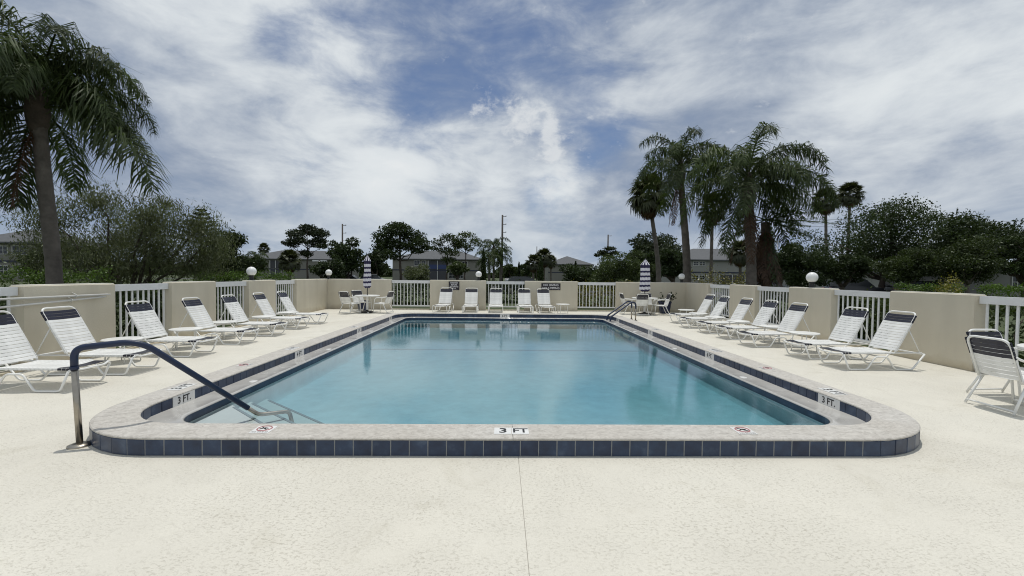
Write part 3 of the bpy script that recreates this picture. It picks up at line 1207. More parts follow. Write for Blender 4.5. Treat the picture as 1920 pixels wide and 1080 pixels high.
for x, y, r, lab in bx:
    dup(lg0, (x, y, 0), r, lab, GB)


# ------------------------------------------------------------------ side tables
def make_side_table():
    t = thing('side_table', 'small round white table', 'side table')
    r = .275
    obj('table_top', MB().lathe([(.0001, .362), (r - .02, .362), (r, .368), (r, .382), (r - .01, .388), (.0001, .388)], 28).mesh('table_top', M['table'], False), t)
    lm = MB().tube(bend([(.08, 0, .355), (.20, 0, .350), (.225, 0, .0)], .05, 4), .010, 7).mesh('leg', M['frame'], True)
    for k in range(4):
        obj('leg', lm, t, (0, 0, 0), (0, 0, PI / 4 + k * PI / 2))
    rp = [(.15 * math.cos(a * PI / 8), .15 * math.sin(a * PI / 8), .20) for a in range(16)]
    obj('brace_ring', MB().tube([(.217 * math.cos(a * PI / 8), .217 * math.sin(a * PI / 8), .12) for a in range(16)], .006, 6, True).mesh('brace_ring', M['frame'], True), t)
    return t


st0 = make_side_table()
stl = [(-6.25, 7.36, 'second and third loungers of the left row'), (-6.2, 8.74, 'third and fourth loungers of the left row'), (-6.3, 10.06, 'fourth and fifth loungers of the left row'),
       (-6.1, 11.38, 'fifth and sixth loungers of the left row'), (-6.1, 12.66, 'sixth and farthest loungers of the left row'),
       (6.3, 8.9, 'second and third loungers of the right row'), (6.38, 10.12, 'third and fourth loungers of the right row'), (6.2, 11.27, 'fourth and fifth loungers of the right row'),
       (6.15, 12.4, 'fifth and sixth loungers of the right row'), (6.22, 13.64, 'sixth and farthest loungers of the right row')]
GT = 'small white side tables beside the loungers'
for i, (x, y, s) in enumerate(stl):
    lab = 'small round white table between the ' + s
    if i == 0:
        st0.location = (x, y, 0)
        st0['label'], st0['group'] = lab, GT
    else:
        dup(st0, (x, y, 0), i * .7, lab, GT)
dup(st0, (6.45, 15.05, 0), .4, 'small round white table behind the farthest lounger of the right row', GT)
bt = dup(st0, (2.47, 17.45, 0), .2, 'small white table at the back wall right of the last lounger', GT)


# ------------------------------------------------------------------ patio chairs and umbrella tables
CW_ = .46
CS_W = strap_mesh(CW_, .052, 'strap', M['strap'])
CS_N = strap_mesh(CW_, .047, 'strap', M['strap_navy'])


CS_W2 = strap_mesh(CW_, .046, 'strap', M['strap'])


def make_chair():
    """faces +x"""
    t = thing('patio_chair', 'white strap patio chair', 'chair')
    h = CW_ / 2
    b0, b1 = Vector((.06, 0, .36)), Vector((-.11, 0, .84))
    bd = (b1 - b0)
    bl = bd.length
    bd.normalize()

    def bp(u, y):
        q = b0 + bd * u
        return (q.x, y, q.z)
    s_ = MB()
    s_.tube(bend([bp(0, -h), (.50, -h, .385), (.50, h, .385), bp(0, h)], .05, 4), .0135, 8)
    obj('seat_frame', s_.mesh('seat_frame', M['frame'], True), t)
    obj('back_frame', MB().tube(bend([bp(-.01, -h), bp(bl, -h), bp(bl, h), bp(-.01, h)], .10, 6), .014, 8).mesh('back_frame', M['frame'], True), t)
    for s in (-1, 1):
        y = s * (h + .03)
        obj('arm', MB().tube(bend([(-.045, s * h, .66), (.02, y, .615), (.40, y, .60), (.47, y, .54), (.53, y, .012)], .07, 5), .0135, 8).mesh('arm', M['frame'], True), t)
        obj('leg', MB().tube([(.12, s * h, .37), (-.06, y, .012)], .0135, 8).mesh('leg', M['frame'], True), t)
    obj('stretcher', MB().tube([(-.045, -h - .03, .05), (-.045, h + .03, .05)], .011, 7).mesh('stretcher', M['frame'], True), t)
    obj('front_stretcher', MB().tube([(.525, -h - .03, .05), (.525, h + .03, .05)], .011, 7).mesh('front_stretcher', M['frame'], True), t)
    for i in range(8):
        obj('strap', CS_W, t, (.10 + i * .052, 0, .375))
    ang = math.atan2(bd.z, -bd.x)
    nb = 9
    for i in range(nb):
        u = .05 + i * (bl - .10) / (nb - 1)
        o = obj('strap', CS_N if i >= nb - 4 else CS_W2, t, bp(u, 0), (0, -(PI - ang) + PI, 0))
    return t


ch0 = make_chair()
GC1, GC2, GC3 = 'chairs at the left umbrella table', 'chairs at the right umbrella table', 'chairs at the right edge'
chairs = [(-5.83, 16.50, 1.15, 'white strap chair seen from behind at the left umbrella table', GC1),
          (-5.72, 17.6, -.65, 'white strap chair half hidden behind the front chair at left umbrella table', GC1),
          (-4.32, 16.95, PI - .25, 'white strap chair on the right side of the left umbrella table', GC1),
          (5.47, 16.85, PI / 2, 'white strap chair with its back to the pool at right umbrella table', GC2),
          (4.92, 17.5, .05, 'white strap chair on the left side of the right umbrella table', GC2),
          (6.02, 18.05, -PI / 2 - .1, 'white strap chair between right umbrella table and back wall', GC2),
          (6.62, 17.3, PI - .1, 'white strap chair before the large navy pot at right umbrella table', GC2),
          (5.76, 4.93, -.03, 'white strap patio chair at the right edge, seen from behind', GC3),
          (6.52, 5.63, -PI / 2 + .05, 'white strap patio chair behind the nearest chair at the right edge', GC3)]
for i, (x, y, r, lab, g) in enumerate(chairs):
    if i == 0:
        ch0.location, ch0.rotation_euler = (x, y, 0), (0, 0, r)
        ch0['label'], ch0['group'] = lab, g
    else:
        dup(ch0, (x, y, 0), r, lab, g)


def make_table(r, label, loc):
    t = thing('patio_table', label, 'table', loc)
    obj('table_top', MB().lathe([(.025, .640), (r - .03, .640), (r, .648), (r, .672), (r - .012, .680), (.025, .680)], 36).mesh('table_top', M['table']), t)
    obj('pedestal', MB().lathe([(.20, 0), (.20, .015), (.06, .03), (.045, .06), (.045, .62), (.11, .64)], 20).mesh('pedestal', M['frame']), t)
    for k in range(4):
        obj('foot', MB().box((.17, 0, .015), (.26, .05, .03)).mesh('foot', M['frame']), t, (0, 0, 0), (0, 0, k * PI / 2 + .4))
    return t


make_table(.47, 'round white patio table under the left closed umbrella', (-5.20, 17.1, 0))
make_table(.50, 'round white patio table under the right closed umbrella', (5.74, 17.35, 0))
make_table(.50, 'white patio table cut off by the right edge of the view', (7.02, 5.12, 0))


def umbrella(loc, label, r0, r1, seed, zb=.98, zt=2.20):
    t = thing('umbrella', label, 'umbrella', loc)
    obj('pole', MB().tube([(0, 0, .03), (0, 0, zt + .05)], .017, 10).mesh('pole', M['black'], True), t)
    obj('base_weight', MB().lathe([(.24, .0), (.24, .05), (.05, .08), (.03, .22), (.0001, .22)], 24).mesh('base_weight', M['black']), t)
    rg = random.Random(seed)
    nz, na, pl = 34, 64, 8
    vs, fs, bandv = [], [], []
    ph = [rg.uniform(-.25, .25) for _ in range(pl)]
    for i in range(nz + 1):
        u = i / nz
        z = zb + (zt - zb) * u
        base = r0 + (r1 - r0) * min(1, u / .80)
        if u > .80:
            base = (r1 + .05) * (1 - (u - .80) / .20 * .90)      # cap flap on top
        if u < .06:
            base *= .55 + .45 * (u / .06)
        base *= 1 - .10 * math.exp(-((u - .55) / .1) ** 2) * (1 if seed % 2 else .2)
        for j in range(na):
            a = 2 * PI * j / na
            w = math.cos(a * pl + math.sin(u * 5 + seed) * .5)
            rad = base * (1 + .20 * w * (1 if u < .80 else .5) + .03 * math.sin(3 * a + u * 9 + seed))
            vs.append((rad * math.cos(a), rad * math.sin(a), z + .012 * math.cos(a * pl + 1.0) * (1 - u)))
    cols = []
    for i in range(nz):
        u = (i + .5) / nz
        if u > .80:
            b = -1
        else:
            b = int(u / .0727) % 2
        for j in range(na):
            fs.append((i * na + j, i * na + (j + 1) % na, (i + 1) * na + (j + 1) % na, (i + 1) * na + j))
            if b == -1:
                cols.append(1.0 if int((j + 3) / 4) % 2 == 0 and u > .83 else 0.0)
            else:
                cols.append(float(b))
    me = MB().add(vs, fs).mesh('canopy', M['cloth'], True)
    a_ = me.attributes.new('band', 'FLOAT', 'FACE')
    a_.data.foreach_set('value', cols)
    obj('canopy', me, t)
    obj('finial', MB().lathe([(.015, zt), (.022, zt + .03), (.012, zt + .06), (.0001, zt + .07)], 10).mesh('finial', M['black'], True), t)
    return t


umbrella((-5.20, 17.1, 0), 'slim closed navy and white striped umbrella over the left table', .135, .105, 3, .96, 2.22)
umbrella((5.74, 17.35, 0), 'fuller closed navy and white striped umbrella over the right table', .195, .150, 4, .93, 2.20)


def pot(loc, r, h, label):
    t = thing('planter_pot', label, 'planter', loc)
    obj('pot', MB().lathe([(r * .72, 0), (r * .95, h * .85), (r * 1.02, h * .86), (r * 1.04, h), (r * .93, h), (r * .90, h * .9), (.0001, h * .9)], 28).mesh('pot', M['pot'], False), t)
    obj('soil', MB().lathe([(r * .88, h * .905), (.0001, h * .93)], 20).mesh('soil', M['soil']), t)
    return t


pot((6.82, 18.05, 0), .27, .50, 'large navy glazed pot with a leafy plant before the back right corner')
pot((-5.72, 18.2, 0), .24, .40, 'navy glazed pot half hidden under the left umbrella table')

# ------------------------------------------------------------------ grab rails
t = thing('hand_rail', 'steel pool handrail with navy sleeve at the near left steps', 'handrail', (-3.60, 3.80, 0))
# path in the local frame
hp = [(0, 0, 0), (-.035, .0, .70), (-.01, .03, .845), (.12, .09, .862), (.36, .20, .890), (.86, .70, .185)]
q1 = [Vector(p) for p in hp]
low = MB().tube([q1[0], q1[1] * .99], .0235, 14)
obj('post', low.mesh('post', M['steel'], True), t)
obj('sleeve', MB().tube(bend([q1[1] + Vector((0, 0, -.03)), Vector((-.035, .0, .84)), Vector((.40, .14, .885)), Vector((.92, .88, .06))], .14, 8), .027, 14).mesh('sleeve', M['sleeve'], True), t)
obj('sleeve_collar', MB().tube([q1[1] + Vector((.001, 0, -.045)), q1[1] + Vector((-.002, 0, -.015))], .031, 14).mesh('sleeve_collar', M['sleeve'], True), t)
obj('lower_rail', MB().tube(bend([Vector((.905, .865, .08)), Vector((.985, .97, -.04)), Vector((1.21, 1.18, -.065)), Vector((1.25, 1.17, -.215))], .05, 5), .0215, 12).mesh('lower_rail', M['steel'], True), t)
obj('escutcheon', MB().lathe([(.085, 0), (.082, .012), (.05, .024), (.03, .028)], 20).mesh('escutcheon', M['steel'], True), t)

t = thing('pool_ladder', 'navy sleeved pool ladder rails at the far right corner', 'ladder', (4.62, 15.12, 0))
for dy in (-.235, .235):
    pts = bend([(0, dy, .0), (0, dy, .50), (-.06, dy, .62), (-.20, dy - .06, .60), (-1.00, dy - .5, .16), (-1.06, dy - .53, -.24)], .10, 6)
    obj('grab_rail', MB().tube(bend([(0, dy, .42), (0, dy, .60), (-.16, dy - .09, .655), (-.98, dy - .50, .17), (-1.04, dy - .54, -.26)], .10, 6), .028, 12).mesh('grab_rail', M['sleeve'], True), t)
    obj('post', MB().tube([(0, dy, 0), (0, dy, .43)], .024, 12).mesh('post', M['steel'], True), t)
    obj('escutcheon', MB().lathe([(.07, 0), (.05, .02), (.03, .024)], 16).mesh('escutcheon', M['steel'], True), t, (0, dy, 0))
for z in (-.12, -.22):
    obj('rung', MB().box((-1.05, -.54, z), (.09, .47, .025)).mesh('rung', M['steel']), t)

# poles hung on the near left wall
for k, (za, zb_, ya, yb, lab) in enumerate(((1.10, 1.085, 3.5, 7.97, 'upper pale pool pole hung on the near left wall'), (.86, 1.045, 3.5, 7.88, 'lower pale pool pole hung sloping on the near left wall'))):
    a, b = LW.pt(ya, .055 + .0 * k, za), LW.pt(yb, .055, zb_)
    t = thing('pool_pole', lab, 'pole', tuple(a), 0, 'pool poles on the wall')
    obj('tube', MB().tube([Vector((0, 0, 0)), b - a], .017, 10).mesh('tube', M['pole_aluminium'], True), t)
    obj('tip', MB().tube([(b - a) * .985, (b - a) * 1.012], .012, 10).mesh('tip', M['pole_aluminium'], True), t)
    m_ = a + (b - a) * .865 - a
    obj('hook', MB().tube(bend([tuple(m_ + LW.n * -.055 + Vector((0, 0, .05))), tuple(m_ + Vector((0, 0, .028))), tuple(m_ + LW.n * .03 + Vector((0, 0, .0))), tuple(m_ + Vector((0, 0, -.028))), tuple(m_ + LW.n * -.055 + Vector((0, 0, -.02)))], .02, 4), .007, 7).mesh('hook', M['pole_aluminium'], True), t)


# ------------------------------------------------------------------ foliage
def leaf_quads(cen, size, rng, up=0.0, aspect=.55, hang=0.0):
    """one small rhombic leaf per centre, turned every way; up pulls leaf normals upwards, hang pulls leaf axes down"""
    n = len(cen)
    ax = rng.normal(size=(n, 3))
    ax[:, 2] -= hang
    ax /= np.linalg.norm(ax, axis=1, keepdims=True)
    nm = rng.normal(size=(n, 3))
    nm[:, 2] += up
    sd = np.cross(ax, nm)
    sd /= np.linalg.norm(sd, axis=1, keepdims=True) + 1e-9
    s = size * rng.uniform(.6, 1.4, size=(n, 1))
    a = ax * s * .5
    b = sd * s * .5 * aspect
    v = np.empty((n, 4, 3))
    v[:, 0] = cen - a
    v[:, 1] = cen + b * .9 + a * .05
    v[:, 2] = cen + a
    v[:, 3] = cen - b * .9 + a * .05
    return v.reshape(-1, 3), np.arange(4 * n).reshape(-1, 4)


def crown_points(clumps, n, rng, shell=.55):
    """points in a set of ellipsoidal clumps (x, y, z, rx, ry, rz), denser towards their skins"""
    c = np.array(clumps, dtype=float)
    w = (c[:, 3] * c[:, 4] * c[:, 5]) ** .72
    k = rng.choice(len(c), size=n, p=w / w.sum())
    d = rng.normal(size=(n, 3))
    d /= np.linalg.norm(d, axis=1, keepdims=True)
    r = shell + (1.06 - shell) * rng.uniform(size=(n, 1)) ** .8
    r *= 1 + .15 * np.clip(rng.normal(size=(n, 1)), -1.6, 1.1)
    return c[k, :3] + d * r * c[k, 3:]


def limb_tube(mb, a, b, r0, r1, rng, n=6, wob=.08):
    a, b = Vector(a), Vector(b)
    L_ = (b - a).length
    pts, rad = [], []
    for i in range(n):
        t = i / (n - 1)
        p = a.lerp(b, t)
        if 0 < i < n - 1:
            p += Vector(rng.normal(size=3)) * L_ * wob * .5
        pts.append(p)
        rad.append(r0 + (r1 - r0) * t)
    mb.tube(pts, rad, 7)


def make_clumps(h, r, rng, n=16, base=.35, flat=1.0, irregular=.25):
    n = int(n * 1.7)
    """clumps spread through a crown that is h tall, r wide, starting at base*h"""
    out = []
    zc = h * (base + (1 - base) * .52)
    rz = h * (1 - base) * .5
    for i in range(n):
        d = rng.normal(size=3)
        d /= np.linalg.norm(d)
        q = rng.uniform(.35, .98)
        s = rng.uniform(.15, .40)
        out.append((d[0] * r * q * (1 + irregular * rng.normal()), d[1] * r * q * (1 + irregular * rng.normal()), zc + d[2] * rz * q * flat, r * s, r * s, min(rz * .55, r * s * .75)))
    out.append((0, 0, zc, r * .55, r * .55, rz * .6))
    return out


def tree(name, label, pos, h, r, leaf, n, size, seed, trunk=.25, base=.35, flat=1.0, clumps=14, group=None, bark='bark', cat='tree', shell=.5, limbs=7, hang=0.0, cl=None, lean=(0, 0), rot=0.0, aspect=.55, split=False):
    rng = np.random.default_rng(seed)
    t = thing(name, label, cat, pos, rot, group)
    cl = cl if cl is not None else make_clumps(h, r, rng, clumps, base, flat)
    mb = MB()
    fork = Vector((lean[0] * .5, lean[1] * .5, h * base * (.95 if not split else .25)))
    limb_tube(mb, (0, 0, -.15), tuple(fork), trunk, trunk * .72, rng, 6, .05)
    obj('trunk', mb.mesh('trunk', M[bark], True), t)
    lm = MB()
    order = sorted(range(len(cl)), key=lambda i: -cl[i][2])
    step = max(1, len(order) // limbs)
    for i in order[::step][:limbs]:
        c = cl[i]
        limb_tube(lm, tuple(fork - Vector((0, 0, h * .02))), (c[0], c[1], c[2]), trunk * .55, trunk * .10, rng, 6, .10)
    obj('limbs', lm.mesh('limbs', M[bark], True), t)
    pts = crown_points(cl, n, rng, shell)
    pts = pts[pts[:, 2] > .05]
    v, q = leaf_quads(pts, size, rng, .6, aspect, hang)
    obj('crown', np_mesh('crown', v, q, M[leaf]), t)
    return t


def hedge(name, label, pos, sx, sy, h, leaf, n, size, seed, rz=0.0, group=None, cat='hedge', lump=.12):
    """clipped or loose shrub row: leaves over a soft box, dark twigs inside"""
    rng = np.random.default_rng(seed)
    t = thing(name, label, cat, pos, rz, group)
    u = rng.uniform(-1, 1, size=(n, 3))
    k = rng.integers(0, 3, size=n)
    s = np.sign(u[np.arange(n), k])
    u[np.arange(n), k] = s * rng.uniform(.78, 1.0, size=n)
    p = np.empty((n, 3))
    bump = 1 + lump * np.sin(u[:, 0] * sx * 2.3 + seed) * np.cos(u[:, 1] * sy * 2.1 + seed * 2) + lump * .5 * rng.normal(size=n)
    p[:, 0] = u[:, 0] * sx / 2 * bump
    p[:, 1] = u[:, 1] * sy / 2 * bump
    p[:, 2] = (u[:, 2] + 1) / 2 * h * bump
    v, q = leaf_quads(p, size, rng, .8)
    obj('foliage', np_mesh('foliage', v, q, M[leaf]), t)
    mb = MB()
    m = max(3, int(sx / .5))
    for i in range(m):
        x = -sx / 2 * .85 + sx * .85 * i / max(1, m - 1)
        limb_tube(mb, (x, 0, -.05), (x + rng.normal() * .1, rng.normal() * .1, h * .8), .02, .008, rng, 4)
    obj('stems', mb.mesh('stems', M['bark'], True), t)
    return t


# ------------------------------------------------------------------ palms
def frond_mesh(L_, e0, droop, pairs, leaf_len, leaf_w, seed, m, plume=.95, side=0.0):
    """feather frond: arching rachis along +x with two rows of hanging leaflets"""
    rng = np.random.default_rng(seed)
    n = 26
    pts = [np.zeros(3)]
    ang = e0
    az = 0.0
    for i in range(n):
        u = (i + .5) / n
        a = e0 - droop * (u ** 1.25)
        az = side * u * u
        pts.append(pts[-1] + L_ / n * np.array([math.cos(a) * math.cos(az), math.cos(a) * math.sin(az), math.sin(a)]))
    pts = np.array(pts)
    mb = MB()
    rad = [.030 * L_ / 3 * (1 - .92 * i / n) + .003 for i in range(n + 1)]
    mb.tube([tuple(p) for p in pts], rad, 5)
    V, F = [], []
    for s in (-1, 1):
        for i in range(pairs):
            u = .16 + .84 * (i + rng.uniform(0, .8)) / pairs
            f = u * n
            k = min(n - 1, int(f))
            p = pts[k] + (pts[k + 1] - pts[k]) * (f - k)
            tg = pts[k + 1] - pts[k]
            tg /= np.linalg.norm(tg)
            sd = np.cross(tg, np.array([0, 0, 1.0]))
            if np.linalg.norm(sd) < .05:
                sd = np.array([0, 1.0, 0])
            sd /= np.linalg.norm(sd)
            upv = np.cross(sd, tg)
            ll = leaf_len * (math.sin(PI * min(1, .12 + u * .86)) ** .55) * rng.uniform(.65, 1.2)
            el = rng.uniform(-plume, plume * .9)
            d0 = sd * s * math.cos(el) + upv * math.sin(el) + tg * rng.uniform(.25, .95)
            d0 /= np.linalg.norm(d0)
            w = leaf_w * rng.uniform(.8, 1.2)
            wv = np.cross(d0, upv)
            nn_ = np.linalg.norm(wv)
            wv = wv / nn_ if nn_ > .05 else tg
            q0, q1 = p, p + d0 * ll * .40 + np.array([0, 0, -ll * .05])
            d1 = d0 * .8 + np.array([0, 0, -rng.uniform(.7, 1.7)])
            d1 += rng.normal(size=3) * .16
            d1 /= np.linalg.norm(d1)
            q2 = q1 + d1 * ll * .55
            b = len(V)
            V += [q0 - wv * w * .3, q0 + wv * w * .3, q1 + wv * w * .5, q1 - wv * w * .5, q2 + wv * w * .08, q2 - wv * w * .08]
            F += [(b, b + 1, b + 2, b + 3), (b + 3, b + 2, b + 4, b + 5)]
    mb.add(V, F)
    return mb.mesh('frond', m)


def trunk_mesh(pts, r0, r1, m, rings=True, flare=1.35):
    P_ = bend(pts, 3.0, 8)
    n = 40
    # resample
    L_ = [0]
    for a, b in zip(P_, P_[1:]):
        L_.append(L_[-1] + (b - a).length)
    out, rad = [], []
    for i in range(n + 1):
        s = L_[-1] * i / n
        k = max(j for j in range(len(L_)) if L_[j] <= s + 1e-9)
        k = min(k, len(P_) - 2)
        f = (s - L_[k]) / max(1e-9, L_[k + 1] - L_[k])
        out.append(P_[k].lerp(P_[k + 1], f))
        u = i / n
        r = r0 + (r1 - r0) * u
        r *= 1 + (flare - 1) * math.exp(-u * 16)
        if rings:
            r *= 1 + .025 * (1 if i % 2 else -1)
        rad.append(r)
    mb = MB()
    mb.tube(out, rad, 14)
    return mb.mesh('trunk', m, True), out[-1]


def palm_variants(L_, seed, m, ll=.62, lw=.034, pairs=62):
    spec = [(1.32, 2.35), (1.12, 2.55), (.92, 2.5), (.68, 2.25), (.40, 1.9), (.05, 1.50), (-.45, 1.05), (-.85, .70)]
    return [frond_mesh(L_ * (.86 if i > 5 else 1.0), e, d, pairs, ll, lw, seed + i, m, side=(.25 if i % 2 else -.2)) for i, (e, d) in enumerate(spec)]


def queen_palm(label, base, pts, r0, r1, L_, seed, nf=26, ll=.62, lw=.034, pairs=62, group=None, variants=None, dead=2, sc=1.0, fix=None, kmax=7.6):
    rg = random.Random(seed)
    t = thing('queen_palm', label, 'palm tree', base, 0, group)
    me, top = trunk_mesh(pts, r0, r1, M['barkgrey'])
    obj('trunk', me, t)
    V = variants or palm_variants(L_, seed, M['frond'], ll, lw, pairs)
    # leaf bases and crown shaft
    obj('crown_shaft', MB().lathe([(r1 * 1.0, -.5), (r1 * 1.5, -.25), (r1 * 1.7, .0), (r1 * 1.3, .35), (r1 * .5, .8), (.0001, .9)], 12).mesh('crown_shaft', M['bark'], True), t, top)
    ga = 2.39996
    for i in range(nf):
        k = min(7, int(i / nf * kmax + rg.uniform(-.4, .5)))
        k = max(0, k)
        o = obj('frond', V[k], t, (top.x, top.y, top.z + .55 - .55 * i / nf * kmax / 7.6), (rg.uniform(-.15, .15), rg.uniform(-.12, .12), i * ga + rg.uniform(-.3, .3)))
        s = rg.uniform(.85, 1.1) * sc
        o.scale = (s, s, s)
    for (az, k, s) in (fix or []):
        o = obj('frond', V[k], t, (top.x, top.y, top.z + .1), (0, 0, az))
        o.scale = (s, s, s)
    for i in range(dead):
        vd = frond_mesh(L_ * .8, -1.25, .25, 40, ll * .6, lw, seed + 50 + i, M['frond_dead'], .3)
        obj('dead_frond', vd, t, (top.x, top.y, top.z - .15), (0, 0, rg.uniform(0, 6.28)))
    return t


def fan_leaf(L_, r, seed, m, droop=.6, segs=22):
    """fan palm leaf: petiole along +x then a pleated fan of fingers"""
    rng = np.random.default_rng(seed)
    mb = MB()
    e = .15
    tip = np.array([L_ * math.cos(e), 0, L_ * math.sin(e)])
    mb.tube([(0, 0, 0), tuple(tip * .5 + np.array([0, 0, .03])), tuple(tip)], [.02, .014, .01], 4)
    V, F = [], []
    for i in range(segs):
        a = -2.1 + 4.2 * i / (segs - 1)
        rr_ = r * (1 - .25 * abs(a) / 2.1) * rng.uniform(.85, 1.1)
        d = np.array([math.cos(a), math.sin(a), 0.0])
        w = np.array([-math.sin(a), math.cos(a), 0]) * r * .075
        p1 = tip + d * rr_ * .58 + np.array([0, 0, -.05 * r])
        p2 = p1 + d * rr_ * .30 + np.array([0, 0, -droop * r * rng.uniform(.4, .9)])
        b = len(V)
        zf = np.array([0, 0, .02 * (1 if i % 2 else -1)])
        V += [tip, tip + w * .15, p1 + w + zf, p1 - w, p2 + w * .15, p2 - w * .1]
        F += [(b, b + 1, b + 2, b + 3), (b + 3, b + 2, b + 4, b + 5)]
    mb.add(V, F)
    return mb.mesh('fan_leaf', m)


def fan_palm(label, base, pts, r0, r1, seed, r=.75, L_=.85, nf=30, skirt=8, group=None, sc=1.0):
    rg = random.Random(seed)
    t = thing('fan_palm', label, 'palm tree', base, 0, group)
    me, top = trunk_mesh(pts, r0, r1, M['barkgrey'])
    obj('trunk', me, t)
    V = [fan_leaf(L_, r, seed + i, M['fan'], .3 + .25 * i) for i in range(3)]
    D = fan_leaf(L_ * .8, r * .8, seed + 9, M['frond_dead'], .8, 14)
    for i in range(nf):
        u = i / nf
        e = 1.35 - 2.1 * u + rg.uniform(-.15, .15)
        o = obj('fan_leaf', V[min(2, int(u * 3))], t, (top.x, top.y, top.z + .15 - .3 * u), (rg.uniform(-.3, .3), -e, i * 2.39996 + rg.uniform(-.3, .3)))
        o.scale = (sc, sc, sc)
    for i in range(skirt):
        o = obj('dead_leaf', D, t, (top.x, top.y, top.z - .35), (rg.uniform(-.3, .3), 1.15 + rg.uniform(-.2, .2), i * 6.283 / skirt))
        o.scale = (sc, sc, sc)
    return t


def G(px, Y):
    """ground point seen at column px at distance Y"""
    d = ray(px, 517)
    return Vector((d.x / d.y * Y, Y, -.06))


def Hh(px, py, Y):
    return at(px, py, Y).z + .06


# --- the big queen palm at the left
b = G(104, 10.8)
top = at(70, 182, 10.8)
rel = top - b
queen_palm('big queen palm filling the left edge of the picture with drooping feather fronds', b, [(0, 0, 0), (-.03, 0, 1.8), (rel.x * .6, 0, rel.z * .62), (rel.x, 0, rel.z - .35)], .155, .14, 2.75, 11, nf=30, ll=.82, lw=.027, pairs=112, dead=2, kmax=4.7,
           fix=[(-.12, 5, 1.38), (.1, 4, 1.05), (PI, 5, 1.25), (PI - .5, 6, 1.25), (PI + .5, 6, 1.25), (-2.1, 6, 1.1), (2.0, 5, 1.1)])

# --- the pair of queen palms beyond the back right corner
b = G(1411, 17.2)
top = at(1403, 352, 17.2)
rel = top - b
queen_palm('largest queen palm right of the back corner with a thick grey trunk', b, [(0, 0, 0), (rel.x * .3, 0, rel.z * .5), (rel.x, 0, rel.z - .2)], .20, .17, 3.45, 23, nf=25, ll=.85, lw=.038, pairs=88, dead=3, kmax=5.7,
           fix=[(PI - .2, 6, 1.0), (.15, 6, 1.0), (-.2, 4, 1.0), (.2, 5, .95), (PI + .25, 7, .95)])
b = G(1290, 20.3)
top = at(1276, 322, 20.3)
rel = top - b
queen_palm('tall queen palm with a smooth pale trunk behind the corner globe lamp', b, [(0, 0, 0), (rel.x * .15, 0, rel.z * .4), (rel.x, 0, rel.z - .2)], .20, .135, 2.8, 37, nf=21, ll=.72, lw=.036, pairs=76, dead=2, kmax=6.4)
# dead hanging fronds and vine mass on the second trunk right of the largest palm
b = G(1437, 18.0)
t = thing('queen_palm', 'short palm trunk wrapped in hanging brown dead fronds right of largest palm', 'palm tree', b)
me, tp = trunk_mesh([(0, 0, 0), (.0, 0, 2.0), (-.1, 0, 3.9)], .20, .17, M['bark'])
obj('trunk', me, t)
rg = random.Random(8)
DV = [frond_mesh(2.6, -1.30, .15, 46, .5, .04, 70 + i, M['frond_dead'] if i < 2 else M['frond'], .35) for i in range(4)]
for i in range(16):
    obj('dead_frond', DV[i % 3], t, (tp.x, tp.y, tp.z - rg.uniform(-.1, .7)), (0, rg.uniform(-.1, .1), i * 2.4))
for i in range(9):
    obj('frond', DV[3], t, (tp.x, tp.y, tp.z + .1), (0, -rg.uniform(.9, 1.6), i * 2.4))

# thin fan palms
def fan_at(label, px0, px1, py, Y, r0, r1, seed, **kw):
    b = G(px0, Y)
    tp_ = at(px1, py, Y)
    rl = tp_ - b
    return fan_palm(label, b, [(0, 0, 0), (rl.x * .15, 0, rl.z * .4), (rl.x * .8, 0, rl.z * .85), (rl.x, 0, rl.z)], r0, r1, seed, **kw)


fan_at('slender leaning fan palm left of the tall queen palm', 1237, 1217, 368, 27, .17, .10, 41, r=.85, L_=.7, nf=34, skirt=14)
fan_at('thin fan palm seen behind the drooping frond of the largest palm', 1333, 1336, 392, 30, .12, .10, 43, r=.65, L_=.6, nf=22, skirt=6)
fan_at('left one of two tall distant fan palms right of the queen palms', 1549, 1548, 378, 58, .20, .16, 45, r=1.1, L_=1.0, nf=36, skirt=12)
fan_at('right one of two tall distant fan palms above the dark trees', 1588, 1594, 366, 62, .20, .16, 47, r=1.15, L_=1.0, nf=36, skirt=10)

# --- left: weeping bottlebrush tree, dark tree, norfolk pine
rng0 = np.random.default_rng(3)
cl = []
for px, py, rx_, rz_ in ((150, 420, 1.3, 1.2), (215, 385, 1.2, .9), (190, 450, 1.6, 1.4), (270, 430, 1.4, 1.2), (325, 415, 1.2, 1.0), (375, 430, 1.1, 1.1), (300, 475, 1.7, 1.2), (230, 490, 1.6, 1.0), (370, 480, 1.2, 1.0),
                      (150, 485, 1.3, 1.0), (410, 455, .9, 1.0), (110, 465, .8, .9), (320, 385, .6, .4), (350, 500, 1.2, .6), (200, 510, 1.5, .6)):
    p = at(px, py, 19.5)
    q = G(235, 19.5)
    cl.append((p.x - q.x, rng0.uniform(-1.6, 1.6), p.z + .06, rx_, rx_, rz_))
tree('weeping_tree', 'broad weeping tree with thin grey green drooping leaves behind the left wall', G(235, 19.5), 5.2, 4.2, 'leaf_olive', 46000, .145, 4, .16, .30, cl=cl, limbs=13, hang=1.6, shell=.10, aspect=.24, split=True)
# loose hanging sprays give the thin outline
rngw = np.random.default_rng(12)


def px_tree(name, label, pxc, py_top, Y, wpx, leaf, n, size, seed, base=.3, **kw):
    b_ = G(pxc, Y)
    h = Hh(pxc, py_top, Y)
    r = wpx / 2 * Y / 820.0
    return tree(name, label, b_, h, r, leaf, n, size, seed, base=base, **kw)


px_tree('shade_tree', 'dark round tree right of the weeping tree on the left', 415, 432, 33, 105, 'leaf_dark', 14000, .19, 5, base=.12, trunk=.2)
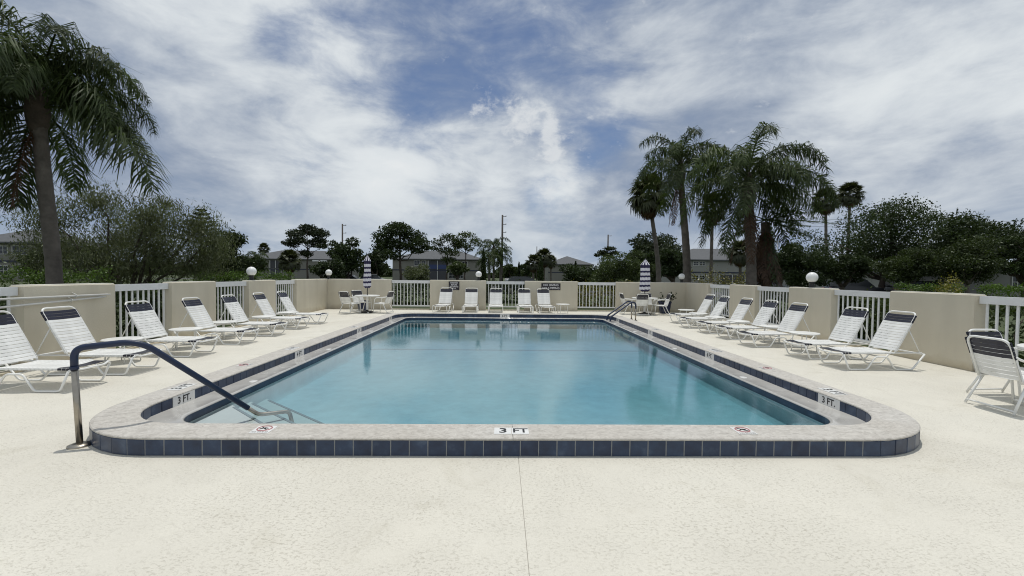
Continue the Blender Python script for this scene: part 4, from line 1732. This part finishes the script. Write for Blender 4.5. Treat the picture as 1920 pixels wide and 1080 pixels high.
# norfolk island pine: tiers of branches on a straight stem
b = G(378, 40)
hN = Hh(378, 387, 40)
t = thing('norfolk_pine', 'spiky tiered pine tip rising behind the weeping tree', 'tree', b)
obj('trunk', MB().tube([(0, 0, 0), (0, 0, hN * .5), (0, 0, hN)], [.16, .10, .02], 8).mesh('trunk', M['bark'], True), t)
rng = np.random.default_rng(6)
bm_ = MB()
tier_pts = []
for k in range(9):
    z = hN * (.55 + .44 * k / 9)
    ln = 2.2 * (1 - k / 9.6)
    for j in range(6):
        a = j * PI / 3 + k * .5
        tip = Vector((ln * math.cos(a), ln * math.sin(a), z + ln * .22))
        bm_.tube([(0, 0, z), tuple(tip)], [.03, .01], 4)
        for q in np.linspace(.15, 1, 26):
            tier_pts.append((tip.x * q, tip.y * q, z + ln * .22 * q + .02))
            tier_pts.append((tip.x * q + rng.normal() * .06, tip.y * q + rng.normal() * .06, z + ln * .22 * q + .07))
obj('branches', bm_.mesh('branches', M['bark']), t)
v, q = leaf_quads(np.array(tier_pts), .24, rng, 0, .4)
obj('crown', np_mesh('crown', v, q, M['leaf_pine']), t)


# --- umbrella shaped pines
def pine(label, pxb, Y, clp, seed, leaf='leaf_pine', n=5000, size=.34, trunk=.22):
    b_ = G(pxb, Y)
    cl_ = []
    rg_ = np.random.default_rng(seed)
    for px, py, wpx, hpx in clp:
        p = at(px, py, Y)
        r_ = wpx / 2 * Y / 820
        cl_.append((p.x - b_.x, rg_.uniform(-r_, r_) * .8, p.z + .06, r_, r_, hpx / 2 * Y / 820))
    top_ = max(c[2] for c in cl_)
    rng_ = np.random.default_rng(seed)
    t_ = thing('pine_tree', label, 'tree', b_)
    mb = MB()
    fork_z = min(c[2] for c in cl_)
    limb_tube(mb, (0, 0, -.1), (cl_[0][0] * .5, 0, top_ * .92), trunk, trunk * .3, rng_, 7, .03)
    obj('trunk', mb.mesh('trunk', M['bark'], True), t_)
    lm = MB()
    for c in cl_:
        s = Vector((cl_[0][0] * .4, 0, max(fork_z * .8, c[2] - abs(c[0]) * .5 - .8)))
        limb_tube(lm, tuple(s), (c[0], c[1], c[2]), trunk * .4, trunk * .12, rng_, 5, .10)
    obj('limbs', lm.mesh('limbs', M['bark'], True), t_)
    pts = crown_points(cl_, n, rng_, .35)
    v_, q_ = leaf_quads(pts, size, rng_, .4, .6)
    obj('crown', np_mesh('crown', v_, q_, M[leaf]), t_)
    return t_


pine('tall flat topped pine left of the utility pole', 577, 88, [(575, 432, 50, 18), (560, 440, 34, 16), (598, 438, 34, 16), (548, 458, 26, 12), (590, 455, 40, 16), (565, 452, 36, 14), (607, 462, 24, 10), (540, 456, 18, 8), (572, 424, 30, 10), (575, 475, 24, 14), (600, 450, 26, 12)], 31, n=5200, size=.42)
pine('wide dark pine with a bare trunk above the left end of the middle condo', 752, 74, [(745, 432, 60, 24), (720, 445, 46, 26), (770, 442, 50, 24), (790, 455, 36, 18), (735, 458, 60, 24), (765, 462, 40, 16), (712, 465, 36, 26), (800, 464, 22, 12), (750, 424, 40, 12), (782, 470, 30, 12), (735, 478, 44, 18)], 33, 'leaf_dark', 7800, .38, .26)
pine('thin leaning pine in front of the middle condo roof', 838, 80, [(840, 446, 32, 16), (822, 455, 26, 16), (855, 455, 28, 16), (832, 468, 30, 16), (850, 474, 30, 16), (815, 466, 18, 10), (842, 488, 30, 14)], 35, 'leaf_mid', n=2300, size=.34, trunk=.17)
pine('forked pine with open crown right of the thin leaning pine', 872, 82, [(875, 441, 36, 12), (862, 450, 28, 12), (890, 450, 30, 12), (870, 460, 34, 12), (895, 458, 20, 8), (858, 462, 24, 14), (880, 466, 22, 10)], 36, 'leaf_mid', n=1700, size=.34, trunk=.17)
pine('flat crowned pine on the skyline behind the round shrubs', 1143, 95, [(1143, 466, 22, 7), (1130, 473, 20, 8), (1152, 474, 18, 7), (1120, 478, 14, 7), (1140, 478, 22, 8)], 39, n=1800, size=.4, trunk=.16)

px_tree('shade_tree', 'dense dark twin lobed tree left of the striped umbrella', 648, 448, 58, 74, 'leaf_dark', 7500, .34, 51, base=.16, clumps=18)
px_tree('shade_tree', 'low dark tree behind the left striped umbrella', 705, 458, 66, 60, 'leaf_dark', 4500, .36, 52, base=.14)
px_tree('shade_tree', 'small dark palm like tree beside the corner of the middle condo', 612, 490, 50, 70, 'leaf_dark', 3000, .3, 53, base=.2)
px_tree('shrub', 'loose olive bush in front of the middle condo', 785, 497, 36, 70, 'leaf_olive', 4200, .16, 54, base=.05, cat='shrub', trunk=.05)
px_tree('shrub', 'green leafy tree before the middle condo windows', 858, 490, 60, 44, 'leaf_mid', 2600, .3, 55, base=.3, cat='tree')
px_tree('shade_tree', 'broad tree with knobbly crown behind the right striped umbrella', 1228, 438, 62, 100, 'leaf_pine', 8200, .36, 56, base=.25, clumps=22)
px_tree('shade_tree', 'dark tree with forked trunk left of the corner globe lamp', 1262, 468, 36, 74, 'leaf_dark', 10000, .19, 57, base=.36, clumps=16)
px_tree('shrub', 'rounded olive green shrub mass left of the right umbrella', 1150, 479, 40, 110, 'leaf_mid', 13000, .17, 58, base=.05, cat='shrub', trunk=.07)
px_tree('shrub', 'round green shrub behind the right striped umbrella', 1205, 474, 44, 80, 'leaf_mid', 11000, .18, 59, base=.05, cat='shrub', trunk=.07)
px_tree('shrub', 'low dark shrub in front of the far right condo gable', 1092, 496, 48, 70, 'leaf_dark', 4500, .25, 60, base=.05, cat='shrub', trunk=.06)
px_tree('shade_tree', 'far round tree at the end of the road gap', 960, 497, 90, 40, 'leaf_mid', 2200, .45, 61, base=.15)
px_tree('shade_tree', 'tiny far tree in the middle of the skyline gap', 985, 492, 120, 34, 'leaf_dark', 1600, .55, 62, base=.15)
# right hand masses
px_tree('shade_tree', 'dark spreading tree right of the largest queen palm', 1495, 461, 33, 115, 'leaf_dark', 15000, .18, 63, base=.18, clumps=20)
px_tree('shade_tree', 'big dark tree with ragged top below the distant fan palms', 1655, 388, 41, 210, 'leaf_dark', 21000, .22, 64, base=.22, clumps=28, trunk=.3)
px_tree('shade_tree', 'big dark tree at the right edge, behind the roof corner', 1838, 398, 34, 190, 'leaf_dark', 19000, .20, 65, base=.24, clumps=26, trunk=.28)
px_tree('shade_tree', 'small pale trunked tree standing before the parked cars', 1705, 468, 29, 105, 'leaf_mid', 12000, .14, 66, base=.42, clumps=16, trunk=.10, bark='barkgrey')
px_tree('shade_tree', 'leafy green tree in front of the white wall at the right edge', 1815, 446, 27, 130, 'leaf_mid', 15000, .14, 67, base=.34, clumps=18, trunk=.14, bark='barkgrey')
px_tree('shade_tree', 'low dark tree between the big dark trees and the lamp on right wall', 1580, 470, 36, 90, 'leaf_dark', 11000, .18, 68, base=.25, clumps=16)
px_tree('shade_tree', 'dark foliage hanging over the right edge of the picture', 1925, 440, 30, 90, 'leaf_dark', 10000, .16, 69, base=.3, clumps=14)
px_tree('shade_tree', 'dark tree behind left apartment block corner', 75, 478, 36, 60, 'leaf_dark', 4000, .22, 70, base=.1)
px_tree('shade_tree', 'dense tree behind the wall lamp on the left', 470, 478, 60, 60, 'leaf_dark', 3600, .3, 71, base=.2)
px_tree('shade_tree', 'clump of trees left of the two storey condo with small windows', 1465, 478, 55, 60, 'leaf_mid', 4000, .3, 72, base=.2)

# sabal and feather palms in the distance
fan_at('round headed sabal palm left of the narrow cypress', 1000, 1000, 494, 80, .22, .2, 81, r=1.0, L_=.9, nf=44, skirt=10, sc=1.0)
fan_at('round headed sabal palm behind the narrow cypress', 1020, 1020, 484, 82, .22, .2, 82, r=1.1, L_=1.0, nf=46, skirt=10, sc=1.0)
fan_at('small sabal palm against the right gabled condo', 1033, 1033, 491, 88, .15, .13, 83, r=.85, L_=.75, nf=30, skirt=4, sc=1.0)
fan_at('sabal palm in front of the left condo roof', 543, 543, 490, 62, .2, .18, 84, r=1.0, L_=.9, nf=44, skirt=10)
fan_at('very distant palm top over the left condo roof', 495, 495, 467, 150, .3, .25, 85, r=1.3, L_=1.1, nf=30, skirt=4)
fan_at('sabal palm beside the trunk of the largest queen palm', 1388, 1388, 476, 60, .2, .18, 86, r=1.2, L_=1.0, nf=40, skirt=10)
PV = palm_variants(3.3, 300, M['frond'], .75, .07, 40)


def far_queen(label, px, py, Y, seed, sc=1.0, nf=18):
    b_ = G(px, Y)
    z = at(px, py, Y).z
    queen_palm(label, b_, [(0, 0, 0), (.05, 0, z * .5), (0, 0, z)], .19, .15, 2.6, seed, nf=nf, variants=PV, dead=0, sc=sc)


far_queen('clump palm with arching fronds right of the forked pine', 925, 468, 68, 91, 1.0, 22)
far_queen('shorter palm in front of the arching clump palm', 917, 488, 64, 92, .9, 18)
far_queen('palm with a leaning frond at the right of the clump palm', 938, 480, 70, 93, .9, 16)
far_queen('small palm in front of the left condo end', 478, 492, 62, 94, .8, 16)


def cypress(label, px, py, Y, wpx, seed):
    b_ = G(px, Y)
    h = Hh(px, py, Y)
    r = wpx / 2 * Y / 820
    cl_ = [(0, 0, h * (.08 + .84 * i / 9), r * (1 - .7 * (i / 9) ** 2), r * (1 - .7 * (i / 9) ** 2), h * .09) for i in range(10)]
    tree('cypress', label, b_, h, r, 'leaf_dark', 1800, .3, seed, .1, .05, cl=cl_, limbs=2, shell=.5)


cypress('narrow columnar cypress beside the far right condo', 1014, 481, 70, 11, 95)
cypress('narrow dark cypress right of the globe lamp on the back wall', 906, 466, 55, 11, 96)
cypress('slim short cypress in the road gap', 973, 491, 75, 7, 97)
cypress('small pointed cypress in front of the far right condo roof', 1079, 489, 70, 7, 98)

# hedges
hedge('hedge', 'sunlit clipped green hedge at the far left above the fence rail', G(30, 16.0) + Vector((0, 0, 0)), 5.6, 1.3, 1.50, 'leaf_hedge', 9000, .09, 101)
hedge('hedge', 'long bright green hedge on the left behind the globe lamp', G(455, 23.0), 4.6, 1.3, 1.50, 'leaf_hedge', 8000, .09, 102)
hedge('hedge', 'yellow flowering shrubs right of the middle fence behind the back wall', G(1120, 21.8), 2.5, .9, .95, 'leaf_yellow', 4500, .10, 103, cat='shrub', lump=.3)
hedge('hedge', 'low green shrub in front of the right condo behind the palm', G(1350, 24.5), 2.6, 1.0, 1.52, 'leaf_yellow', 3200, .11, 104, cat='shrub', lump=.3)
hedge('hedge', 'clipped green hedge between the parked car and the white wall', G(1745, 24.0), 3.2, 1.2, 1.25, 'leaf_hedge', 4500, .10, 105)
hedge('hedge', 'yellow green round shrub near the right edge', G(1780, 21.0), .9, .8, 1.38, 'leaf_yellow', 1500, .09, 106, cat='shrub', lump=.3)
hedge('hedge', 'clipped green hedge at the right edge before the white wall', G(1905, 20.0), 2.8, 1.0, 1.30, 'leaf_hedge', 4200, .10, 107)
# dark planting right behind the pickets
hedge('hedge', 'dark leafy hedge just behind the nearest left picket panels', (WLx(9) - 1.6, 9.2, -.06), 6.4, 1.2, 1.12, 'leaf_dark', 9000, .10, 108, PI / 2)
hedge('hedge', 'dark leafy hedge behind the farther left picket panels', (WLx(13.5) - 1.5, 13.8, -.06), 6.0, 1.0, 1.15, 'leaf_dark', 8000, .10, 109, PI / 2)
hedge('hedge', 'dark leafy hedge behind the nearest right picket panels', (WRx(8) + 1.7, 8.0, -.06), 7.2, 1.1, 1.08, 'leaf_mid', 9000, .10, 110, PI / 2)
hedge('hedge', 'dark leafy hedge behind the farther right picket panels', (WRx(14) + 1.4, 14.2, -.06), 6.0, .9, 1.12, 'leaf_dark', 8000, .10, 111, PI / 2)
hedge('hedge', 'dark low planting behind the left back picket panel', (-4.3, 23.0, -.06), 4.0, 1.0, 1.0, 'leaf_dark', 4500, .12, 112)
hedge('hedge', 'dark low planting behind the middle back picket panel', (.6, 25.0, -.06), 3.2, 1.0, 1.15, 'leaf_dark', 4000, .12, 113)
# leaves of the potted plant
rng = np.random.default_rng(77)
t = thing('potted_plant', 'sprawling dark leafed plant growing in the large navy pot', 'plant', (6.82, 18.05, .45))
st_, pts_ = MB(), []
for i in range(16):
    a = rng.uniform(0, 6.28)
    l_ = rng.uniform(.25, .62)
    tip = (math.cos(a) * l_ * .75, math.sin(a) * l_ * .55, rng.uniform(.12, .42))
    st_.tube([(0, 0, 0), (tip[0] * .5, tip[1] * .5, tip[2] * .8), tip], [.008, .006, .003], 5)
    for q in np.linspace(.4, 1, 7):
        pts_.append((tip[0] * q + rng.normal() * .03, tip[1] * q + rng.normal() * .03, tip[2] * q + rng.normal() * .03))
obj('stems', st_.mesh('stems', M['bark'], True), t)
v, q = leaf_quads(np.array(pts_), .13, rng, .5, .6)
obj('leaves', np_mesh('leaves', v, q, M['leaf_dark']), t)

# far closing tree line: one mass that nobody could count
rng = np.random.default_rng(55)
n = 26000
a = rng.uniform(-1.05, 1.05, size=n)
d = rng.uniform(210, 260, size=n)
hh = 4.5 + 2.2 * np.sin(a * 23) + 1.6 * np.sin(a * 61 + 1) + 1.0 * np.sin(a * 140 + 2)
z = rng.uniform(0, 1, size=n) * np.maximum(hh, 2.2)
pts = np.stack([np.sin(a) * d * 1.1, np.cos(a) * d * .9 + 60, z], axis=1)
v, q = leaf_quads(pts, 2.2, rng, .3, .8)
obj('far_tree_line', np_mesh('far_tree_line', v, q, M['leaf_dark']), label='dark far tree line closing the view at the horizon', cat='woods', kind='stuff')


# ------------------------------------------------------------------ buildings
def hip_roof(x0, x1, y0, y1, z, h, over=.6):
    mb = MB()
    X0, X1, Y0, Y1 = x0 - over, x1 + over, y0 - over, y1 + over
    ins = min((X1 - X0), (Y1 - Y0)) / 2
    if X1 - X0 >= Y1 - Y0:
        r = [(X0 + ins, (Y0 + Y1) / 2, z + h), (X1 - ins, (Y0 + Y1) / 2, z + h)]
    else:
        r = [((X0 + X1) / 2, Y0 + ins, z + h), ((X0 + X1) / 2, Y1 - ins, z + h)]
    c = [(X0, Y0, z), (X1, Y0, z), (X1, Y1, z), (X0, Y1, z)]
    e = [(x, y, z - .22) for x, y, _ in c]
    vs = c + r + e
    if X1 - X0 >= Y1 - Y0:
        fs = [(0, 1, 5, 4), (1, 2, 5), (2, 3, 4, 5), (3, 0, 4)]
    else:
        fs = [(0, 1, 4), (1, 2, 5, 4), (2, 3, 5), (3, 0, 4, 5)]
    fs += [(6, 7, 1, 0), (7, 8, 2, 1), (8, 9, 3, 2), (9, 6, 0, 3), (9, 8, 7, 6)]
    return mb.add(vs, fs)


def window(parent, x, y, z, w, h, mull=1):
    f = MB()
    fr = .09
    f.box((x, y - .03, z + h / 2), (w + .06, .08, fr)).box((x, y - .03, z - h / 2), (w + .06, .08, fr))
    f.box((x - w / 2, y - .03, z), (fr, .08, h - fr)).box((x + w / 2, y - .03, z), (fr, .08, h - fr))
    if mull:
        f.box((x, y - .025, z), (.07, .06, h - fr))
    f.box((x, y - .024, z), (w - fr, .05, .05))
    o = obj('window', f.mesh('window', M['winframe']), parent)
    obj('pane', MB().box((x, y - .006, z), (w - .02, .02, h - .02)).mesh('pane', M['glass']), o)


def condo(label, px0, px1, Y, depth, eave, roof_h, wins=(), balc=(), wallm='bwall', band_z=2.75, roof=True, ext0=0.0, ext1=0.0):
    a, b_ = G(px0, Y), G(px1, Y)
    t = thing('condo_building', label, 'building', ((a.x + b_.x) / 2, Y, -.06), 0, 'two storey condo buildings beyond the pool')
    w = b_.x - a.x
    x0, x1 = -w / 2 - ext0, w / 2 + ext1
    obj('wall', MB().box(((x0 + x1) / 2, depth / 2, eave / 2), (x1 - x0, depth, eave)).mesh('wall', M[wallm]), t)
    if band_z:
        obj('trim_band', MB().box(((x0 + x1) / 2, -.02, band_z), (x1 - x0 + .04, .06, .28)).mesh('trim_band', M['navy']), t)
    if roof:
        obj('roof', hip_roof(x0, x1, 0, depth, eave + .22, roof_h).mesh('roof', M['broof']), t)
    for (u, z, ww, hh) in wins:
        window(t, x0 + u * (x1 - x0), -.002, z, ww, hh)
    for (u0, u1, z0, z1, rail) in balc:
        xa, xb = x0 + u0 * (x1 - x0), x0 + u1 * (x1 - x0)
        bal = obj('balcony', MB().box(((xa + xb) / 2, -.03, (z0 + z1) / 2), (xb - xa, .04, z1 - z0)).mesh('balcony', M['balcony']), t)
        if rail:
            obj('railing', MB().box(((xa + xb) / 2, -.10, z0 + .75), (xb - xa, .05, 1.15)).mesh('railing', M['bluerail']), bal)
        n = max(2, int((xb - xa) / 3))
        pm = MB()
        for i in range(n + 1):
            pm.box((xa + (xb - xa) * i / n, -.16, (z0 + z1) / 2), (.16, .1, z1 - z0))
        obj('posts', pm.mesh('posts', M['winframe']), bal)
    return t


M['bluerail'] = mat('blue_balcony_panel', (.03, .05, .14), .6)
condo('middle two storey condo with blue balconies behind thin pines', 736, 905, 116, 14, 5.5, 2.6,
      [(.27, 4.6, 1.5, 1.3), (.345, 4.6, 1.0, 1.3), (.66, 1.5, 1.7, 1.6), (.75, 1.5, 1.5, 1.6), (.80, 4.5, 1.4, 1.3)], [(.395, .60, 2.9, 5.3, True), (.395, .60, .15, 2.6, False)])
condo('left distant two storey condo with long grey roof behind the hedge', 452, 640, 132, 16, 5.6, 2.9,
      [(.12, 4.4, 1.6, 1.2), (.2, 4.4, 1.4, 1.2), (.12, 1.5, 1.6, 1.3), (.5, 4.4, 1.6, 1.2)], [(.29, .40, 3.0, 5.3, False), (.29, .40, .2, 2.6, False)])
condo('small far gabled condo right of the sabal palms', 1028, 1098, 140, 18, 5.2, 2.9, [(.62, 4.4, 1.3, 1.0)], [], ext1=2)
condo('two storey condo with paired small windows between the two queen palms', 1262, 1478, 92, 15, 5.2, 2.8,
      [(.195, 4.55, 1.15, .85), (.25, 4.55, 1.15, .85), (.195, 1.65, 1.15, .85), (.25, 1.65, 1.15, .85), (.6, 4.55, 1.2, .9), (.66, 4.55, 1.2, .9)], [(.40, .62, .2, 2.2, False)], wallm='bwall_pale', band_z=2.7)
condo('left edge apartment block seen through palm fronds', -60, 62, 62, 12, 5.2, 2.2,
      [(.55, 4.3, 1.2, 1.1), (.80, 4.3, 1.9, 1.2), (.84, 1.5, 1.2, 1.5), (.55, 1.5, 1.2, 1.4)], [], wallm='bwall', band_z=2.75)
condo('single storey house corner with grey roof at the right edge', 1852, 2010, 33, 9, 3.0, 2.0, [(.35, 1.5, .9, 1.2)], [], wallm='bwall_pale', band_z=0, roof=False)
obj('roof', hip_roof(-3.2, 6.5, 0, 9, 3.9, 1.8, .7).mesh('roof', M['broof']), bpy.data.objects['condo_building.005'])
condo('long low pale building behind the parked cars on the right', 1600, 1850, 62, 8, 2.4, 1.2, [(.3, 1.3, 1.2, 1.0), (.5, 1.3, 1.2, 1.0), (.7, 1.3, 1.2, 1.0)], [], wallm='bwall_pale', band_z=0)

# ------------------------------------------------------------------ utility poles, lamp posts, wires
def upole(label, px, py, Y, r, bars=3, side=1):
    b_ = G(px, Y)
    h = Hh(px, py, Y)
    t = thing('utility_pole', label, 'utility pole', b_, 0)
    obj('post', MB().tube([(0, 0, -.2), (0, 0, h)], [r, r * .7], 10).mesh('post', M['pole'], True), t)
    for i in range(bars):
        z = h - .35 - i * 1.9
        obj('cross_arm', MB().box((side * .45, 0, z), (1.0, .10, .10)).mesh('cross_arm', M['pole']), t)
        obj('insulator', MB().lathe([(.06, 0), (.1, .1), (.06, .22)], 8).mesh('insulator', M['winframe']), t, (side * .85, 0, z + .05))
    return t


upole('tall utility pole right of the clump palm', 941, 403, 105, .30, 3)
upole('utility pole behind the dark twin lobed tree', 642, 420, 110, .24, 4)
upole('short utility pole above the flat crowned pine', 1139, 440, 125, .26, 1)
upole('thin far pole between the sabal palms', 1006, 462, 140, .16, 0)


def wire(name_label, pts, r):
    o = obj('power_line', MB().tube(pts, r, 4).mesh('power_line', M['pole']))
    props(o, name_label, 'cable', 'power lines at the right')


for k, (z0, z1, lab) in enumerate(((15.0, 16.4, 'upper thin power line crossing the sky at the right'), (13.4, 14.4, 'lower thin power line crossing the sky at the right'))):
    pts = []
    for i in range(15):
        u = i / 14
        pts.append((55 + 110 * u, 95, z0 + (z1 - z0) * u - 1.0 * 4 * u * (1 - u)))
    wire(lab, pts, .025)


def street_lamp(label, px, py, Y, two=True):
    b_ = G(px, Y)
    h = Hh(px, py, Y)
    t = thing('street_lamp', label, 'street lamp', b_)
    obj('post', MB().tube([(0, 0, -.1), (0, 0, h)], .07, 8).mesh('post', M['winframe'], True), t)
    for s in (-1, 1):
        obj('lamp_head', MB().box((s * .45, 0, h), (.6, .25, .14)).mesh('lamp_head', M['globe']), t)
    return t


street_lamp('twin headed parking lot lamp in front of the left condo roof', 599, 489, 50)
street_lamp('far lamp post right of the largest palm', 1456, 452, 95)


# ------------------------------------------------------------------ cars
def make_car(m, label, pos, rz, van=False):
    t = thing('parked_car', label, 'car', pos, rz, 'cars parked beyond the wall')
    W_ = .86
    prof_b = [(-2.2, .32), (-2.25, .62), (-2.1, .86), (-1.35, .94), (1.15, .92), (2.0, .80), (2.22, .58), (2.2, .30)]
    prof_c = [(-1.75, .92), (-1.25, 1.40), (-.2, 1.47), (.45, 1.40), (1.2, .92)] if not van else [(-2.05, .92), (-1.95, 1.62), (.3, 1.68), (.7, 1.58), (1.4, .92)]

    def ext(pr, w0, w1):
        k = len(pr)
        zs = [p[1] for p in pr]
        lo, hi = min(zs), max(zs)
        vs = []
        for s in (-1, 1):
            for x, z in pr:
                w = w0 + (w1 - w0) * (z - lo) / (hi - lo)
                vs.append((x, s * w, z))
        fs = [tuple(range(k)), tuple(reversed(range(k, 2 * k)))] + [(i, i + k, (i + 1) % k + k, (i + 1) % k) for i in range(k)]
        return MB().add(vs, fs)
    obj('body', ext(prof_b, W_ * 1.02, W_ * .98).mesh('body', M[m]), t)
    cab = obj('cabin', ext(prof_c, W_ * .94, W_ * .74).mesh('cabin', M['glass']), t)
    rp = [(x, z) for x, z in prof_c if z > 1.3]
    obj('roof_panel', MB().box(((rp[0][0] + rp[-1][0]) / 2, 0, max(z for x, z in rp) + .005), (rp[-1][0] - rp[0][0] - .1, W_ * 1.42, .05)).mesh('roof_panel', M[m]), t)
    for x in (-1.35, 1.38):
        for s in (-1, 1):
            w = obj('wheel', MB().tube([(x, s * (W_ - .16), .32), (x, s * (W_ + .02), .32)], .32, 18).mesh('wheel', M['tyre'], False), t)
            obj('rim', MB().tube([(x, s * (W_ + .018), .32), (x, s * (W_ + .03), .32)], .19, 14).mesh('rim', M['steel']), w)
    for s in (-1, 1):
        obj('headlight', MB().box((2.13, s * .6, .68), (.14, .34, .13)).mesh('headlight', M['lens']), t)
        obj('tail_light', MB().box((-2.19, s * .62, .74), (.08, .3, .14)).mesh('tail_light', M['red']), t)
    return t


def car_at(m, label, px, Y, rz, van=False):
    make_car(m, label, G(px, Y), rz, van)


car_at('cardark', 'dark car parked under the small pale trunked tree', 1738, 37, .1)
car_at('cargrey', 'silver car glinting left of the dark car under the trees', 1690, 42, .35)
car_at('cardark', 'dark car half hidden right of the right wall globe lamp', 1600, 40, -.2, True)
car_at('carwhite', 'white car beyond the wall right of the left striped umbrella', 700, 62, .1)
car_at('cargrey', 'pale car beyond the wall left of the left striped umbrella', 655, 60, 0)
car_at('carwhite', 'white car in the road gap between palms and cypress', 956, 105, 1.4, True)
car_at('cardark', 'dark car seen through the middle picket panel of the back wall', 985, 38, .05)
car_at('cargrey', 'silver car low behind the right condo shrubs', 1440, 50, .2)

# parking lot and road
obj('parking_lot', MB().box((28, 41, -.05), (46, 12, .012)).mesh('parking_lot', M['asphalt']), kind='structure')
obj('road', MB().box((0, 105, -.05), (300, 7, .012)).mesh('road', M['asphalt']), kind='structure')
obj('back_parking_lot', MB().box((-12, 58, -.05), (34, 9, .012)).mesh('back_parking_lot', M['asphalt']), kind='structure')
